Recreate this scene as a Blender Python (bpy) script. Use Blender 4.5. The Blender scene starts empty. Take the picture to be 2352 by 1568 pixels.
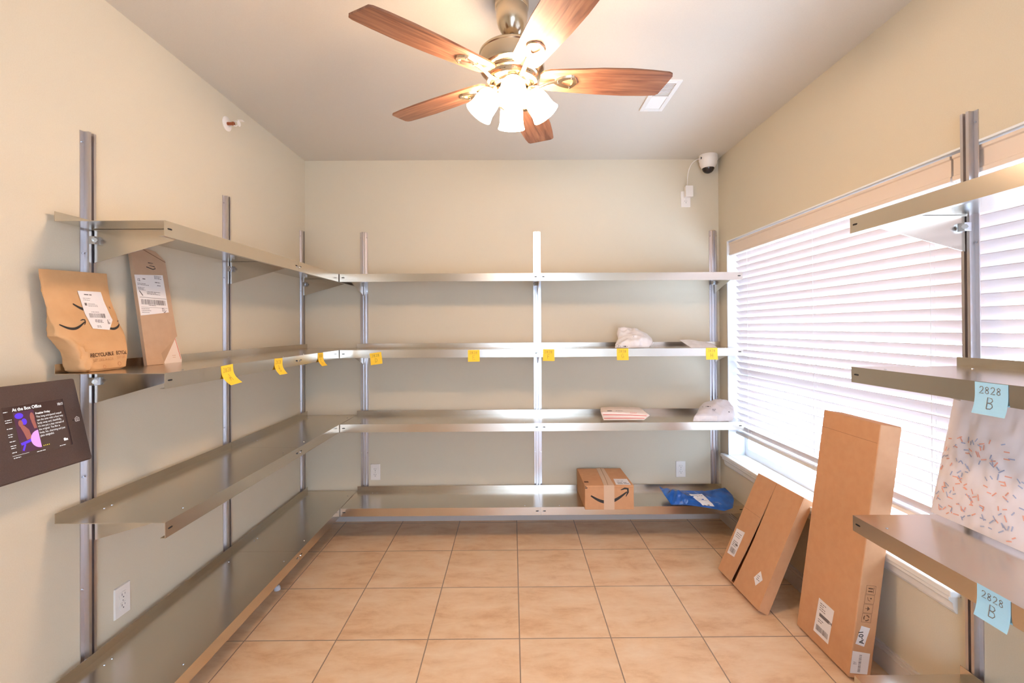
import bpy, math, random
import numpy as np
from mathutils import Vector, Matrix
from mathutils.bvhtree import BVHTree
random.seed(7)
C = bpy.context.scene.collection
PI = math.pi

# ---------------------------------------------------------------- camera
H = 1.35885
cd = bpy.data.cameras.new('camera'); cam = bpy.data.objects.new('camera', cd); C.objects.link(cam)
R0 = ((0.9999729, -0.0045704, -0.0057699), (0.0045999, 0.9999764, 0.0051100), (0.0057464, -0.0051364, 0.9999703))
right, fwd, up = [Vector(r) for r in R0]
mw = Matrix.Identity(4)
for i in range(3):
    mw[i][0] = right[i]; mw[i][1] = up[i]; mw[i][2] = -fwd[i]
mw[0][3], mw[1][3], mw[2][3] = 0, 0, H
cam.matrix_world = mw
cd.sensor_width = 36; cd.lens = 36 * 1056.968 / 2352
cd.shift_x = -5.315 / 2352; cd.shift_y = -37.55 / 2352
cd.clip_start = 0.02
sc = bpy.context.scene
sc.camera = cam
# ---------------------------------------------------------------- world and exposure
w = bpy.data.worlds.new('daylight'); sc.world = w; w.use_nodes = True
bg = w.node_tree.nodes['Background']
bg.inputs[0].default_value = (0.59, 0.79, 1.08, 1); bg.inputs[1].default_value = 8.4
sc.view_settings.view_transform = 'Standard'; sc.view_settings.look = 'None'
sc.view_settings.exposure = 0.36; sc.view_settings.gamma = 1; sc.view_settings.use_curve_mapping = False
LAMP = 68.0
LAMP_COL = (1.0, 0.745, 0.53)

# ---------------------------------------------------------------- helpers
WL = {}
def srgb(r, g, b):
    f = lambda c: (c/255/12.92) if c/255 <= .04045 else ((c/255+.055)/1.055)**2.4
    return (f(r), f(g), f(b), 1)
def mat(name, col, rough=.5, metal=0, emit=None, es=0, spec=None):
    m = bpy.data.materials.new(name); m.use_nodes = True
    b = m.node_tree.nodes['Principled BSDF']
    b.inputs['Base Color'].default_value = col if len(col) == 4 else (*col, 1)
    b.inputs['Roughness'].default_value = rough; b.inputs['Metallic'].default_value = metal
    if spec is not None: b.inputs['Specular IOR Level'].default_value = spec
    if emit: b.inputs['Emission Color'].default_value = (*emit[:3], 1); b.inputs['Emission Strength'].default_value = es
    return m
def nd(m, t, **k):
    n = m.node_tree.nodes.new(t)
    for a, v in k.items(): setattr(n, a, v)
    return n
def lk(m, a, b): m.node_tree.links.new(a, b)
def noise_mat(name, c1, c2, scale=(1, 1, 1), ns=5, detail=4, rough=.5, metal=0, bump=0, lo=.35, hi=.65, rvar=0):
    m = mat(name, c1, rough, metal); b = m.node_tree.nodes['Principled BSDF']
    tc = nd(m, 'ShaderNodeTexCoord'); mp = nd(m, 'ShaderNodeMapping'); mp.inputs['Scale'].default_value = scale
    n = nd(m, 'ShaderNodeTexNoise'); n.inputs['Scale'].default_value = ns; n.inputs['Detail'].default_value = detail
    lk(m, tc.outputs['Object'], mp.inputs[0]); lk(m, mp.outputs[0], n.inputs['Vector'])
    r = nd(m, 'ShaderNodeValToRGB'); r.color_ramp.elements[0].position = lo; r.color_ramp.elements[1].position = hi
    r.color_ramp.elements[0].color = c1; r.color_ramp.elements[1].color = c2
    lk(m, n.outputs['Fac'], r.inputs[0]); lk(m, r.outputs[0], b.inputs['Base Color'])
    if bump:
        bp = nd(m, 'ShaderNodeBump'); bp.inputs['Strength'].default_value = bump; bp.inputs['Distance'].default_value = .002
        lk(m, n.outputs['Fac'], bp.inputs['Height']); lk(m, bp.outputs[0], b.inputs['Normal'])
    if rvar:
        mr = nd(m, 'ShaderNodeMapRange'); mr.inputs['To Min'].default_value = rough - rvar; mr.inputs['To Max'].default_value = rough + rvar
        lk(m, n.outputs['Fac'], mr.inputs[0]); lk(m, mr.outputs[0], b.inputs['Roughness'])
    return m

class MB:
    def __init__(s): s.v = []; s.f = []
    def add(s, vs, fs):
        o = len(s.v); s.v += [tuple(v) for v in vs]; s.f += [tuple(i+o for i in f) for f in fs]; return s
    def box(s, x0, x1, y0, y1, z0, z1):
        v = [(x, y, z) for z in (z0, z1) for y in (y0, y1) for x in (x0, x1)]
        return s.add(v, [(0, 2, 3, 1), (4, 5, 7, 6), (0, 1, 5, 4), (2, 6, 7, 3), (0, 4, 6, 2), (1, 3, 7, 5)])
    def obox(s, O, ax, ay, az):   # oriented box: corner O, edge vectors
        O, ax, ay, az = Vector(O), Vector(ax), Vector(ay), Vector(az)
        v = [O + ax*i + ay*j + az*k for k in (0, 1) for j in (0, 1) for i in (0, 1)]
        return s.add(v, [(0, 2, 3, 1), (4, 5, 7, 6), (0, 1, 5, 4), (2, 6, 7, 3), (0, 4, 6, 2), (1, 3, 7, 5)])
    def prism(s, poly, ext):      # 3D polygon, extrusion vector
        n = len(poly); e = Vector(ext); a = [Vector(p) for p in poly]
        return s.add(a + [p+e for p in a], [tuple(range(n))[::-1], tuple(range(n, 2*n))] + [(i, (i+1) % n, n+(i+1) % n, n+i) for i in range(n)])
    def lathe(s, prof, c=(0, 0, 0), n=40, M=None, cap=True):
        vs = []; fs = []
        for (r, z) in prof:
            for k in range(n):
                a = 2*PI*k/n; p = Vector((r*math.cos(a), r*math.sin(a), z))
                if M is not None: p = M @ p
                vs.append(p + Vector(c))
        m = len(prof)
        for i in range(m-1):
            for k in range(n): fs.append((i*n+k, i*n+(k+1) % n, (i+1)*n+(k+1) % n, (i+1)*n+k))
        if cap:
            fs.append(tuple(range(n))[::-1]); fs.append(tuple((m-1)*n+k for k in range(n)))
        return s.add(vs, fs)
    def tube(s, pts, r, n=10, flat=None):
        pts = [Vector(p) for p in pts]; vs = []; fs = []
        upv = Vector((0, 0, 1))
        for i, p in enumerate(pts):
            t = (pts[min(i+1, len(pts)-1)] - pts[max(i-1, 0)]).normalized()
            a = t.cross(upv)
            if a.length < 1e-3: a = t.cross(Vector((1, 0, 0)))
            a.normalize(); b = a.cross(t)
            rr = r[i] if isinstance(r, (list, tuple)) else r
            for k in range(n):
                an = 2*PI*k/n
                vs.append(p + a*math.cos(an)*rr + b*math.sin(an)*rr*(flat or 1))
        for i in range(len(pts)-1):
            for k in range(n): fs.append((i*n+k, i*n+(k+1) % n, (i+1)*n+(k+1) % n, (i+1)*n+k))
        fs.append(tuple(range(n))[::-1]); fs.append(tuple((len(pts)-1)*n+k for k in range(n)))
        return s.add(vs, fs)

def obj(name, mb, m, parent=None, smooth=False, bevel=0, seg=2):
    off = WL.get(parent.name, Vector()) if parent else Vector()
    me = bpy.data.meshes.new(name)
    me.from_pydata([tuple(Vector(v)-off) for v in mb.v], [], mb.f)
    me.materials.append(m)
    o = bpy.data.objects.new(name, me); C.objects.link(o)
    import bmesh
    b = bmesh.new(); b.from_mesh(me); bmesh.ops.recalc_face_normals(b, faces=b.faces); b.to_mesh(me); b.free()
    if smooth:
        for p in me.polygons: p.use_smooth = True
        try: me.set_sharp_from_angle(angle=math.radians(38))
        except Exception: pass
    if bevel:
        md = o.modifiers.new('bevel', 'BEVEL'); md.width = bevel; md.segments = seg; md.limit_method = 'ANGLE'
    if parent: o.parent = parent; WL[o.name] = off
    else: WL[o.name] = Vector()
    return o
def thing(name, label, cat, loc=(0, 0, 0), group=None):
    o = bpy.data.objects.new(name, None); C.objects.link(o); o.location = loc; o.empty_display_size = .05
    WL[o.name] = Vector(loc); o['label'] = label; o['category'] = cat
    if group: o['group'] = group
    return o
def tag(o, label, cat, group=None):
    o['label'] = label; o['category'] = cat
    if group: o['group'] = group
    return o
def struct(name, mb, m, parent=None, **k):
    o = obj(name, mb, m, parent, **k)
    if not parent: o['kind'] = 'structure'
    return o

# 2D writing ------------------------------------------------------
_tc = {}
def text2d(s, size, align='LEFT', bold=0):
    key = (s, size, align, bold)
    if key in _tc: return _tc[key]
    cu = bpy.data.curves.new('t', 'FONT'); cu.body = s; cu.size = size; cu.align_x = align; cu.offset = bold; cu.resolution_u = 3
    o = bpy.data.objects.new('t', cu); C.objects.link(o)
    dg = bpy.context.evaluated_depsgraph_get(); dg.update()
    me = o.evaluated_get(dg).to_mesh()
    r = ([(v.co.x, v.co.y) for v in me.vertices], [tuple(p.vertices) for p in me.polygons])
    o.evaluated_get(dg).to_mesh_clear(); bpy.data.objects.remove(o); bpy.data.curves.remove(cu)
    _tc[key] = r; return r
class M2:                       # flat marks in a plane, later mapped to 3D
    def __init__(s): s.v = []; s.f = []
    def poly(s, pts):
        o = len(s.v); s.v += list(pts); s.f.append(tuple(range(o, o+len(pts)))); return s
    def rect(s, x0, y0, x1, y1, nx=1, ny=1):
        for i in range(nx):
            for j in range(ny):
                a, b = x0+(x1-x0)*i/nx, x0+(x1-x0)*(i+1)/nx; c, d = y0+(y1-y0)*j/ny, y0+(y1-y0)*(j+1)/ny
                s.poly([(a, c), (b, c), (b, d), (a, d)])
        return s
    def text(s, t, x, y, size, align='LEFT', bold=0, rot=0, sx=1):
        vs, fs = text2d(t, size, align, bold); o = len(s.v); c, q = math.cos(rot), math.sin(rot)
        s.v += [(x+c*a*sx-q*b, y+q*a*sx+c*b) for a, b in vs]; s.f += [tuple(i+o for i in f) for f in fs]; return s
    def stroke(s, pts, w):
        pts = [Vector((p[0], p[1])) for p in pts]; L = []; Rr = []
        ws = w if isinstance(w, (list, tuple)) else [w]*len(pts)
        for i, p in enumerate(pts):
            t = (pts[min(i+1, len(pts)-1)] - pts[max(i-1, 0)]).normalized(); n = Vector((-t.y, t.x))
            L.append(p+n*ws[i]/2); Rr.append(p-n*ws[i]/2)
        for i in range(len(pts)-1): s.poly([tuple(L[i]), tuple(L[i+1]), tuple(Rr[i+1]), tuple(Rr[i])])
        return s
    def ring(s, cx, cy, r, w, n=24, a0=0, a1=2*PI):
        return s.stroke([(cx+r*math.cos(a0+(a1-a0)*k/n), cy+r*math.sin(a0+(a1-a0)*k/n)) for k in range(n+1)], w)
    def disc(s, cx, cy, r, n=20, ry=None):
        return s.poly([(cx+r*math.cos(2*PI*k/n), cy+(ry or r)*math.sin(2*PI*k/n)) for k in range(n)])
    def barcode(s, x0, y0, x1, y1, seed=1):
        rr = random.Random(seed); x = x0
        while x < x1:
            wd = (x1-x0)*rr.choice((.006, .006, .012, .018)); s.rect(x, y0, min(x+wd, x1), y1); x += wd + (x1-x0)*rr.choice((.007, .012, .02))
        return s
    def lines(s, x0, y0, x1, n, dy, h, seed=1):
        rr = random.Random(seed)
        for k in range(n):
            x = x0; e = x0+(x1-x0)*rr.uniform(.55, 1)
            while x < e:
                wd = h*rr.uniform(1.5, 5); s.rect(x, y0-k*dy, min(x+wd, e), y0-k*dy+h); x += wd+h*.8
        return s
def frame(O, X, Y, off=0.0):
    O, X, Y = Vector(O), Vector(X).normalized(), Vector(Y).normalized(); N = X.cross(Y).normalized()
    return lambda x, y, z=0: O + X*x + Y*y + N*(z+off)
def flat(name, m2, fr, m, parent, z=.0004, bvh=None, ndir=None, off=.0006):
    mb = MB(); vs = []; good = []
    for (x, y) in m2.v:
        p = fr(x, y, z); ok = True
        if bvh is not None:
            h = bvh.ray_cast(p + ndir*.08, -ndir, .25)
            if h[0] is not None: p = h[0] + ndir*(off + z)
            else: ok = False
        vs.append(p); good.append(ok)
    mb.add(vs, [f for f in m2.f if all(good[i] for i in f)])
    off_ = WL.get(parent.name, Vector())
    me = bpy.data.meshes.new(name); me.from_pydata([tuple(Vector(v)-off_) for v in mb.v], [], mb.f); me.materials.append(m)
    o = bpy.data.objects.new(name, me); C.objects.link(o); o.parent = parent; WL[o.name] = off_
    return o
def bvh_of(mb): return BVHTree.FromPolygons([Vector(v) for v in mb.v], mb.f)
def smile(m, x, y, s, arrow=True, w=.14):      # curved arrow mark, s = width
    pts = []; ws = []
    for k in range(17):
        t = k/16; a = x-s/2+s*t; b = y - s*.24*math.sin(PI*min(t*1.0, 1))*(1-.1*t) + s*.10*t
        pts.append((a, b)); ws.append(s*(.012+w*.55*math.sin(PI*(.08+.86*t))**.8))
    m.stroke(pts, ws)
    if arrow:
        ex, ey = pts[-1]
        m.stroke([(ex-s*.17, ey+s*.055), (ex-s*.06, ey+s*.095), (ex+s*.025, ey+s*.085), (ex+s*.03, ey-s*.01), (ex-s*.03, ey-s*.13)], [s*.02, s*.05, s*.055, s*.05, s*.015])
    return m
GL = {'2': [[(.05, .8), (.2, 1), (.45, 1), (.55, .8), (.45, .5), (.0, 0), (.6, .05)]],
      '8': [[(.5, .85), (.3, 1), (.08, .85), (.15, .65), (.45, .4), (.5, .15), (.28, 0), (.05, .15), (.12, .42), (.48, .68), (.5, .85)]],
      'A': [[(0, 0), (.3, 1), (.6, 0)], [(.1, .38), (.5, .38)]],
      'B': [[(.05, 0), (.05, 1), (.4, .95), (.5, .75), (.35, .55), (.05, .52), (.45, .45), (.55, .22), (.4, .02), (.05, 0)]],
      'C': [[(.55, .85), (.35, 1), (.1, .8), (.02, .5), (.1, .15), (.35, 0), (.55, .12)]],
      'D': [[(.05, 0), (.05, 1), (.4, .85), (.55, .5), (.4, .12), (.05, 0)]],
      'E': [[(.55, 1), (.05, .95), (.05, .02), (.6, .06)], [(.05, .52), (.45, .55)]],
      'F': [[(.55, 1), (.05, .95), (.05, 0)], [(.05, .52), (.42, .55)]],
      'G': [[(.55, .85), (.3, 1), (.05, .7), (.05, .25), (.3, 0), (.55, .15), (.55, .45), (.3, .45)]],
      'H': [[(.05, 1), (.05, 0)], [(.55, 1), (.55, 0)], [(.05, .5), (.55, .52)]],
      '3': [[(.05, .9), (.3, 1), (.5, .8), (.25, .55), (.5, .4), (.45, .1), (.0, 0)]]}
def hand(m, s, x, y, h, w, gap=.75, rot=0):
    c, q = math.cos(rot), math.sin(rot)
    for i, ch in enumerate(s):
        for st in GL[ch]:
            m.stroke([(x+c*(p[0]*h+i*gap*h)-q*p[1]*h, y+q*(p[0]*h+i*gap*h)+c*p[1]*h) for p in st], w)
    return m

# ---------------------------------------------------------------- materials
paint = noise_mat('greige_wall_paint', srgb(214, 201, 177), srgb(216, 204, 181), ns=260, detail=3, rough=.75, bump=.12)
ceil_m = noise_mat('greige_ceiling_paint', srgb(215, 204, 189), srgb(217, 207, 192), ns=200, detail=3, rough=.85, bump=.1)
white_trim = mat('white_gloss_trim', srgb(236, 232, 226), .35)
vinyl = mat('white_vinyl', srgb(238, 240, 243), .3)
plastic_w = mat('white_plastic', srgb(240, 232, 224), .35)
steel = mat('brushed_stainless', srgb(212, 203, 190), .23, 1)
alum = mat('satin_aluminium', srgb(204, 198, 198), .34, 1)
zinc = mat('zinc_hardware', srgb(205, 208, 215), .22, 1)
dark = mat('dark_gap', srgb(28, 24, 22), .8)
ink = mat('black_ink', srgb(48, 42, 38), .7)
ink_soft = mat('grey_print', srgb(120, 108, 104), .8)
ink_brown = mat('faint_brown_print', srgb(196, 140, 92), .8)
paper = mat('label_paper', srgb(240, 232, 228), .6)
kraft = noise_mat('kraft_paper', srgb(206, 158, 108), srgb(214, 167, 118), ns=14, detail=5, rough=.7, bump=.1)
card = noise_mat('cardboard', srgb(205, 150, 106), srgb(209, 155, 111), ns=30, detail=5, rough=.8, bump=.05)
card2 = noise_mat('grey_brown_cardboard', srgb(190, 156, 126), srgb(194, 160, 130), ns=30, detail=5, rough=.8, bump=.05)
tape = mat('paper_tape', srgb(216, 182, 150), .45)
polyw = noise_mat('white_poly_mailer', srgb(228, 218, 212), srgb(240, 232, 228), ns=18, detail=3, rough=.38, bump=.3)
bluep = noise_mat('blue_poly_mailer', srgb(18, 70, 140), srgb(30, 100, 190), ns=12, detail=3, rough=.22, bump=.35)
yellow = mat('yellow_note', srgb(255, 208, 60), .75)
blue_note = mat('pale_blue_note', srgb(168, 216, 240), .75)
red = mat('red_print', srgb(226, 92, 76), .6)
nickel = mat('brushed_nickel', srgb(206, 190, 166), .24, 1)
bronze = noise_mat('dark_bronze_enclosure', srgb(72, 54, 48), srgb(84, 64, 58), ns=500, detail=2, rough=.45, bump=.1)
shade_m = mat('lit_frosted_shade', srgb(255, 240, 225), .4, emit=LAMP_COL, es=LAMP)
smoke = mat('smoked_dome', srgb(40, 34, 36), .06)
glass = bpy.data.materials.new('window_glass'); glass.use_nodes = True
nt = glass.node_tree; nt.nodes.clear(); go = nt.nodes.new('ShaderNodeOutputMaterial'); tr = nt.nodes.new('ShaderNodeBsdfTransparent')
gl = nt.nodes.new('ShaderNodeBsdfGlossy'); gl.inputs['Roughness'].default_value = .02; mx = nt.nodes.new('ShaderNodeMixShader'); mx.inputs[0].default_value = .06
nt.links.new(tr.outputs[0], mx.inputs[1]); nt.links.new(gl.outputs[0], mx.inputs[2]); nt.links.new(mx.outputs[0], go.inputs[0])
slat_m = bpy.data.materials.new('white_faux_wood_slat'); slat_m.use_nodes = True
nt = slat_m.node_tree; b = nt.nodes['Principled BSDF']; b.inputs['Base Color'].default_value = srgb(226, 210, 204); b.inputs['Roughness'].default_value = .35
tl = nt.nodes.new('ShaderNodeBsdfTranslucent'); tl.inputs[0].default_value = srgb(236, 222, 214); mx = nt.nodes.new('ShaderNodeMixShader'); mx.inputs[0].default_value = .03
nt.links.new(b.outputs[0], mx.inputs[1]); nt.links.new(tl.outputs[0], mx.inputs[2]); nt.links.new(mx.outputs[0], nt.nodes['Material Output'].inputs[0])
valance_m = mat('cream_valance', srgb(232, 214, 198), .45)

# walnut blades
blade_m = mat('walnut_blade', srgb(150, 88, 58), .38); bb = blade_m.node_tree.nodes['Principled BSDF']
tc = nd(blade_m, 'ShaderNodeTexCoord'); mp = nd(blade_m, 'ShaderNodeMapping'); mp.inputs['Scale'].default_value = (1.6, 22, 8)
n1 = nd(blade_m, 'ShaderNodeTexNoise'); n1.inputs['Scale'].default_value = 3.2; n1.inputs['Detail'].default_value = 7; n1.inputs['Distortion'].default_value = .9
rp = nd(blade_m, 'ShaderNodeValToRGB'); e = rp.color_ramp.elements; e[0].position = .3; e[0].color = srgb(110, 68, 50); e[1].position = .72; e[1].color = srgb(168, 120, 90)
el = rp.color_ramp.elements.new(.5); el.color = srgb(142, 94, 69)
lk(blade_m, tc.outputs['UV'], mp.inputs[0]); lk(blade_m, mp.outputs[0], n1.inputs['Vector']); lk(blade_m, n1.outputs['Fac'], rp.inputs[0]); lk(blade_m, rp.outputs[0], bb.inputs['Base Color'])

# floor tile
tile = mat('peach_stone_tile', srgb(214, 170, 128), .38); tb = tile.node_tree.nodes['Principled BSDF']
tc = nd(tile, 'ShaderNodeTexCoord')
mp = nd(tile, 'ShaderNodeMapping'); mp.inputs['Location'].default_value = (-.0242+40*.4, -2.0175+40*.4, 0)
lk(tile, tc.outputs['Object'], mp.inputs[0])
br = nd(tile, 'ShaderNodeTexBrick'); br.offset = 0; br.squash = 1
br.inputs['Scale'].default_value = 1; br.inputs['Brick Width'].default_value = .4; br.inputs['Row Height'].default_value = .4
br.inputs['Mortar Size'].default_value = .0028; br.inputs['Mortar Smooth'].default_value = .25
br.inputs['Color1'].default_value = (0, 0, 0, 1); br.inputs['Color2'].default_value = (1, 1, 1, 1)
lk(tile, mp.outputs[0], br.inputs['Vector'])
# a different patch of stone on each tile
wn = nd(tile, 'ShaderNodeTexWhiteNoise', noise_dimensions='2D')
fl = nd(tile, 'ShaderNodeVectorMath', operation='DIVIDE'); fl.inputs[1].default_value = (.4, .4, 1); f2 = nd(tile, 'ShaderNodeVectorMath', operation='FLOOR')
lk(tile, mp.outputs[0], fl.inputs[0]); lk(tile, fl.outputs[0], f2.inputs[0]); lk(tile, f2.outputs[0], wn.inputs['Vector'])
sc_ = nd(tile, 'ShaderNodeVectorMath', operation='SCALE'); sc_.inputs['Scale'].default_value = 30; lk(tile, wn.outputs['Color'], sc_.inputs[0])
ad = nd(tile, 'ShaderNodeVectorMath', operation='ADD'); lk(tile, sc_.outputs[0], ad.inputs[0])
st = nd(tile, 'ShaderNodeMapping'); st.inputs['Scale'].default_value = (.55, 1.3, 1); lk(tile, mp.outputs[0], st.inputs[0]); lk(tile, st.outputs[0], ad.inputs[1])
na = nd(tile, 'ShaderNodeTexNoise'); na.inputs['Scale'].default_value = 7.5; na.inputs['Detail'].default_value = 10; na.inputs['Roughness'].default_value = .7; na.inputs['Distortion'].default_value = .25
lk(tile, ad.outputs[0], na.inputs['Vector'])
ra = nd(tile, 'ShaderNodeValToRGB'); e = ra.color_ramp.elements; e[0].position = .3; e[0].color = srgb(216, 168, 126); e[1].position = .68; e[1].color = srgb(244, 214, 180)
el = ra.color_ramp.elements.new(.48); el.color = srgb(235, 197, 157)
lk(tile, na.outputs['Fac'], ra.inputs[0])
nb = nd(tile, 'ShaderNodeTexNoise'); nb.inputs['Scale'].default_value = 16; nb.inputs['Detail'].default_value = 6; nb.inputs['Distortion'].default_value = .6; lk(tile, ad.outputs[0], nb.inputs['Vector'])
rb = nd(tile, 'ShaderNodeValToRGB'); rb.color_ramp.elements[0].position = .64; rb.color_ramp.elements[1].position = .74; lk(tile, nb.outputs['Fac'], rb.inputs[0])
m1 = nd(tile, 'ShaderNodeMixRGB'); m1.inputs[2].default_value = srgb(232, 200, 164); lk(tile, ra.outputs[0], m1.inputs[1])
mm = nd(tile, 'ShaderNodeMath', operation='MULTIPLY'); mm.inputs[1].default_value = .35; lk(tile, rb.outputs[0], mm.inputs[0]); lk(tile, mm.outputs[0], m1.inputs[0])
m2_ = nd(tile, 'ShaderNodeMixRGB'); m2_.inputs[2].default_value = srgb(158, 132, 112); lk(tile, m1.outputs[0], m2_.inputs[1]); lk(tile, br.outputs['Fac'], m2_.inputs[0]); lk(tile, m2_.outputs[0], tb.inputs['Base Color'])
bp = nd(tile, 'ShaderNodeBump'); bp.invert = True; bp.inputs['Strength'].default_value = .5; bp.inputs['Distance'].default_value = .003; lk(tile, br.outputs['Fac'], bp.inputs['Height']); lk(tile, bp.outputs[0], tb.inputs['Normal'])

# ---------------------------------------------------------------- room shell
XL, XR, D, ZC, YB = -1.465, 1.473, 3.265, 2.549, -1.1
struct('floor', MB().box(XL-.15, XR+.17, YB-.15, D+.15, -.1, 0), tile)
struct('ceiling', MB().box(XL-.15, XR+.17, YB-.15, D+.15, ZC, ZC+.1), ceil_m)
struct('wall_left', MB().box(XL-.15, XL, YB-.15, D+.15, 0, ZC), paint)
struct('wall_back', MB().box(XL, XR, D, D+.15, 0, ZC), paint)
WY0, WY1, WZ0, WZ1, XW = .2, 3.142, .482, 1.941, 1.585
rw = MB(); rw.box(XR, XR+.17, YB-.15, D+.15, 0, WZ0-.022); rw.box(XR, XR+.17, WY1, D+.15, WZ0-.022, WZ0); rw.box(XR, XR+.17, YB-.15, WY0, WZ0-.022, WZ0); rw.box(XW, XR+.17, WY0, WY1, WZ0-.022, WZ0); rw.box(XR, XW, WY0, 1.512, WZ0-.022, WZ0); rw.box(XR, XR+.17, YB-.15, D+.15, WZ1, ZC)
rw.box(XR, XR+.17, YB-.15, WY0, WZ0, WZ1); rw.box(XR, XR+.17, WY1, D+.15, WZ0, WZ1)
struct('wall_right', rw, paint)
fw = MB(); fw.box(XL, -.85, YB-.15, YB, 0, ZC); fw.box(1.05, XR, YB-.15, YB, 0, ZC); fw.box(-.85, 1.05, YB-.15, YB, 2.06, ZC)
struct('wall_front', fw, paint)
# unseen glazed door added behind the camera for cool fill and reflections
df = MB()
for a, b_, c, d_ in ((-.85, -.77, 0, 2.06), (.97, 1.05, 0, 2.06), (-.77, .97, 1.98, 2.06), (-.77, .97, 0, .1), (-.20, -.13, .1, 1.98)): df.box(a, b_, YB-.09, YB-.03, c, d_)
dr = struct('fill_door_1', df, white_trim)
obj('glass_pane', MB().box(-.13, .97, YB-.065, YB-.06, .1, 1.98), glass, dr)
obj('fill_cut_panel', MB().box(-.77, -.20, YB-.08, YB-.045, .1, 1.98), white_trim, dr)  # solid leaf added to narrow the glass and limit the fill

base_trim = mat('shaded_baseboard', srgb(214, 202, 192), .4)  # white trim toned down, shade under the shelves put into its colour
def skirt(name, prof_dir, a, b_, fixed):   # baseboard with a stepped top
    m = MB()
    for t, z0, z1 in ((.014, 0, .072), (.010, .072, .086), (.006, .086, .094)):
        if prof_dir == 'L': m.box(fixed, fixed+t, a, b_, z0, z1)
        if prof_dir == 'R': m.box(fixed-t, fixed, a, b_, z0, z1)
        if prof_dir == 'B': m.box(a, b_, fixed-t, fixed, z0, z1)
    return struct(name, m, base_trim)
skirt('baseboard_left', 'L', YB, D, XL); skirt('baseboard_right', 'R', YB, D-.014, XR); skirt('baseboard_back', 'B', XL+.014, XR, D)

# window: white lined opening, vinyl frames, glass, sill and apron
lin = MB(); lin.box(XR-.001, XW, WY1-.006, WY1+.002, WZ0, WZ1); lin.box(XR-.001, XW, WY0, WY0+.006, WZ0, WZ1); lin.box(XR-.001, XW, WY0+.006, WY1-.006, WZ1-.006, WZ1+.001)
struct('trim_1', lin, vinyl)
def window(n, y0, y1):
    m = MB(); x0, x1 = XW, XW+.05
    m.box(x0, x1, y0, y0+.045, WZ0, WZ1); m.box(x0, x1, y1-.045, y1, WZ0, WZ1)
    m.box(x0, x1, y0+.045, y1-.045, WZ0, WZ0+.05); m.box(x0, x1, y0+.045, y1-.045, WZ1-.05, WZ1)
    o = struct('window_%d' % n, m, vinyl)
    obj('meeting_rail', MB().box(x0+.004, x1-.004, y0+.045, y1-.045, 1.0, 1.065), vinyl, o)
    obj('glass_pane', MB().box(x0+.022, x0+.027, y0+.045, y1-.045, WZ0+.05, WZ1-.05), glass, o)
window(1, 1.54, WY1); window(2, WY0, 1.54)
sill = MB(); sill.box(1.437, XR-.0005, 1.512, 3.19, WZ0-.022, WZ0); sill.box(XR, XW, 1.512, WY1-.006, WZ0-.021, WZ0); 
struct('trim_2', sill, white_trim, bevel=.004)
ap = MB(); ap.prism([(XR, 1.525, .46), (1.443, 1.525, .46), (1.443, 1.525, .447), (1.456, 1.525, .436), (1.460, 1.525, .412), (1.468, 1.525, .400), (XR, 1.525, .400)], (0, 1.65, 0))
struct('trim_3', ap, white_trim)

# ---------------------------------------------------------------- blinds
def blind(label, y0, y1, cords, wand):
    t = thing('window_blind', label, 'blind', ((XR+.05), (y0+y1)/2, WZ0+.1), None)
    cx = 1.538
    obj('headrail', MB().box(cx-.022, cx+.03, y0+.004, y1-.004, 1.872, 1.932), white_trim, t)
    v = MB(); v.prism([(1.490, y0, 1.838), (1.482, y0, 1.842), (1.482, y0, 1.856), (1.486, y0, 1.860), (1.486, y0, 1.914), (1.481, y0, 1.918), (1.481, y0, 1.928), (1.490, y0, 1.928)], (0, y1-y0, 0))
    v.box(1.490, cx-.022, y0, y0+.006, 1.84, 1.928); v.box(1.490, cx-.022, y1-.006, y1, 1.84, 1.928)
    obj('valance', v, valance_m, t)
    s = MB(); n = 28; pitch = .0425; ang = math.radians(-53.5); hw = .0245
    for k in range(n):
        z = 1.822 - k*pitch
        prof = []
        for j in range(7):
            q = -1 + 2*j/6
            px = q*hw*math.cos(ang); pz = q*hw*math.sin(ang) + .0022*(1-q*q)
            prof.append((cx+px, z+pz))
        th = .0022
        top = [(a, y0+.006, c_+th/2) for a, c_ in prof]; bot = [(a, y0+.006, c_-th/2) for a, c_ in prof][::-1]
        s.prism(top+bot, (0, y1-y0-.012, 0))
    obj('slats', s, slat_m, t, smooth=False)
    zb = 1.822-(n-1)*pitch-.036
    obj('bottom_rail', MB().box(cx-.024, cx+.024, y0+.006, y1-.006, zb-.008, zb+.010), white_trim, t, bevel=.004)
    for y in cords:
        c = MB()
        for dx in (-.022, .022): c.tube([(cx+dx, y, 1.88), (cx+dx, y, zb)], .0009, 6)
        c.tube([(cx, y+.006, 1.88), (cx, y+.006, zb)], .0008, 6)
        obj('ladder_cord', c, white_trim, t)
        b_ = MB(); b_.box(cx-.027, cx-.022, y-.012, y+.012, zb-.006, zb+.008); obj('cord_button', b_, white_trim, t)
    if wand:
        wmb = MB(); wmb.tube([(1.476, wand, 1.86), (1.472, wand, 1.72), (1.470, wand, 1.20)], .0035, 8); wmb.lathe([(.002, 0), (.006, .01), (.006, .03), (.003, .04)], (1.470, wand, 1.17), 10)
        obj('tilt_wand', wmb, white_trim, t)
    return t
blind('white horizontal blind lowered in the right window beside the back wall', 1.545, 3.130, (1.66, 2.312, 2.958), None)
blind('white horizontal blind behind the right-hand shelves, cut by the photo edge', .21, 1.537, (.34, .87), None)

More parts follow.
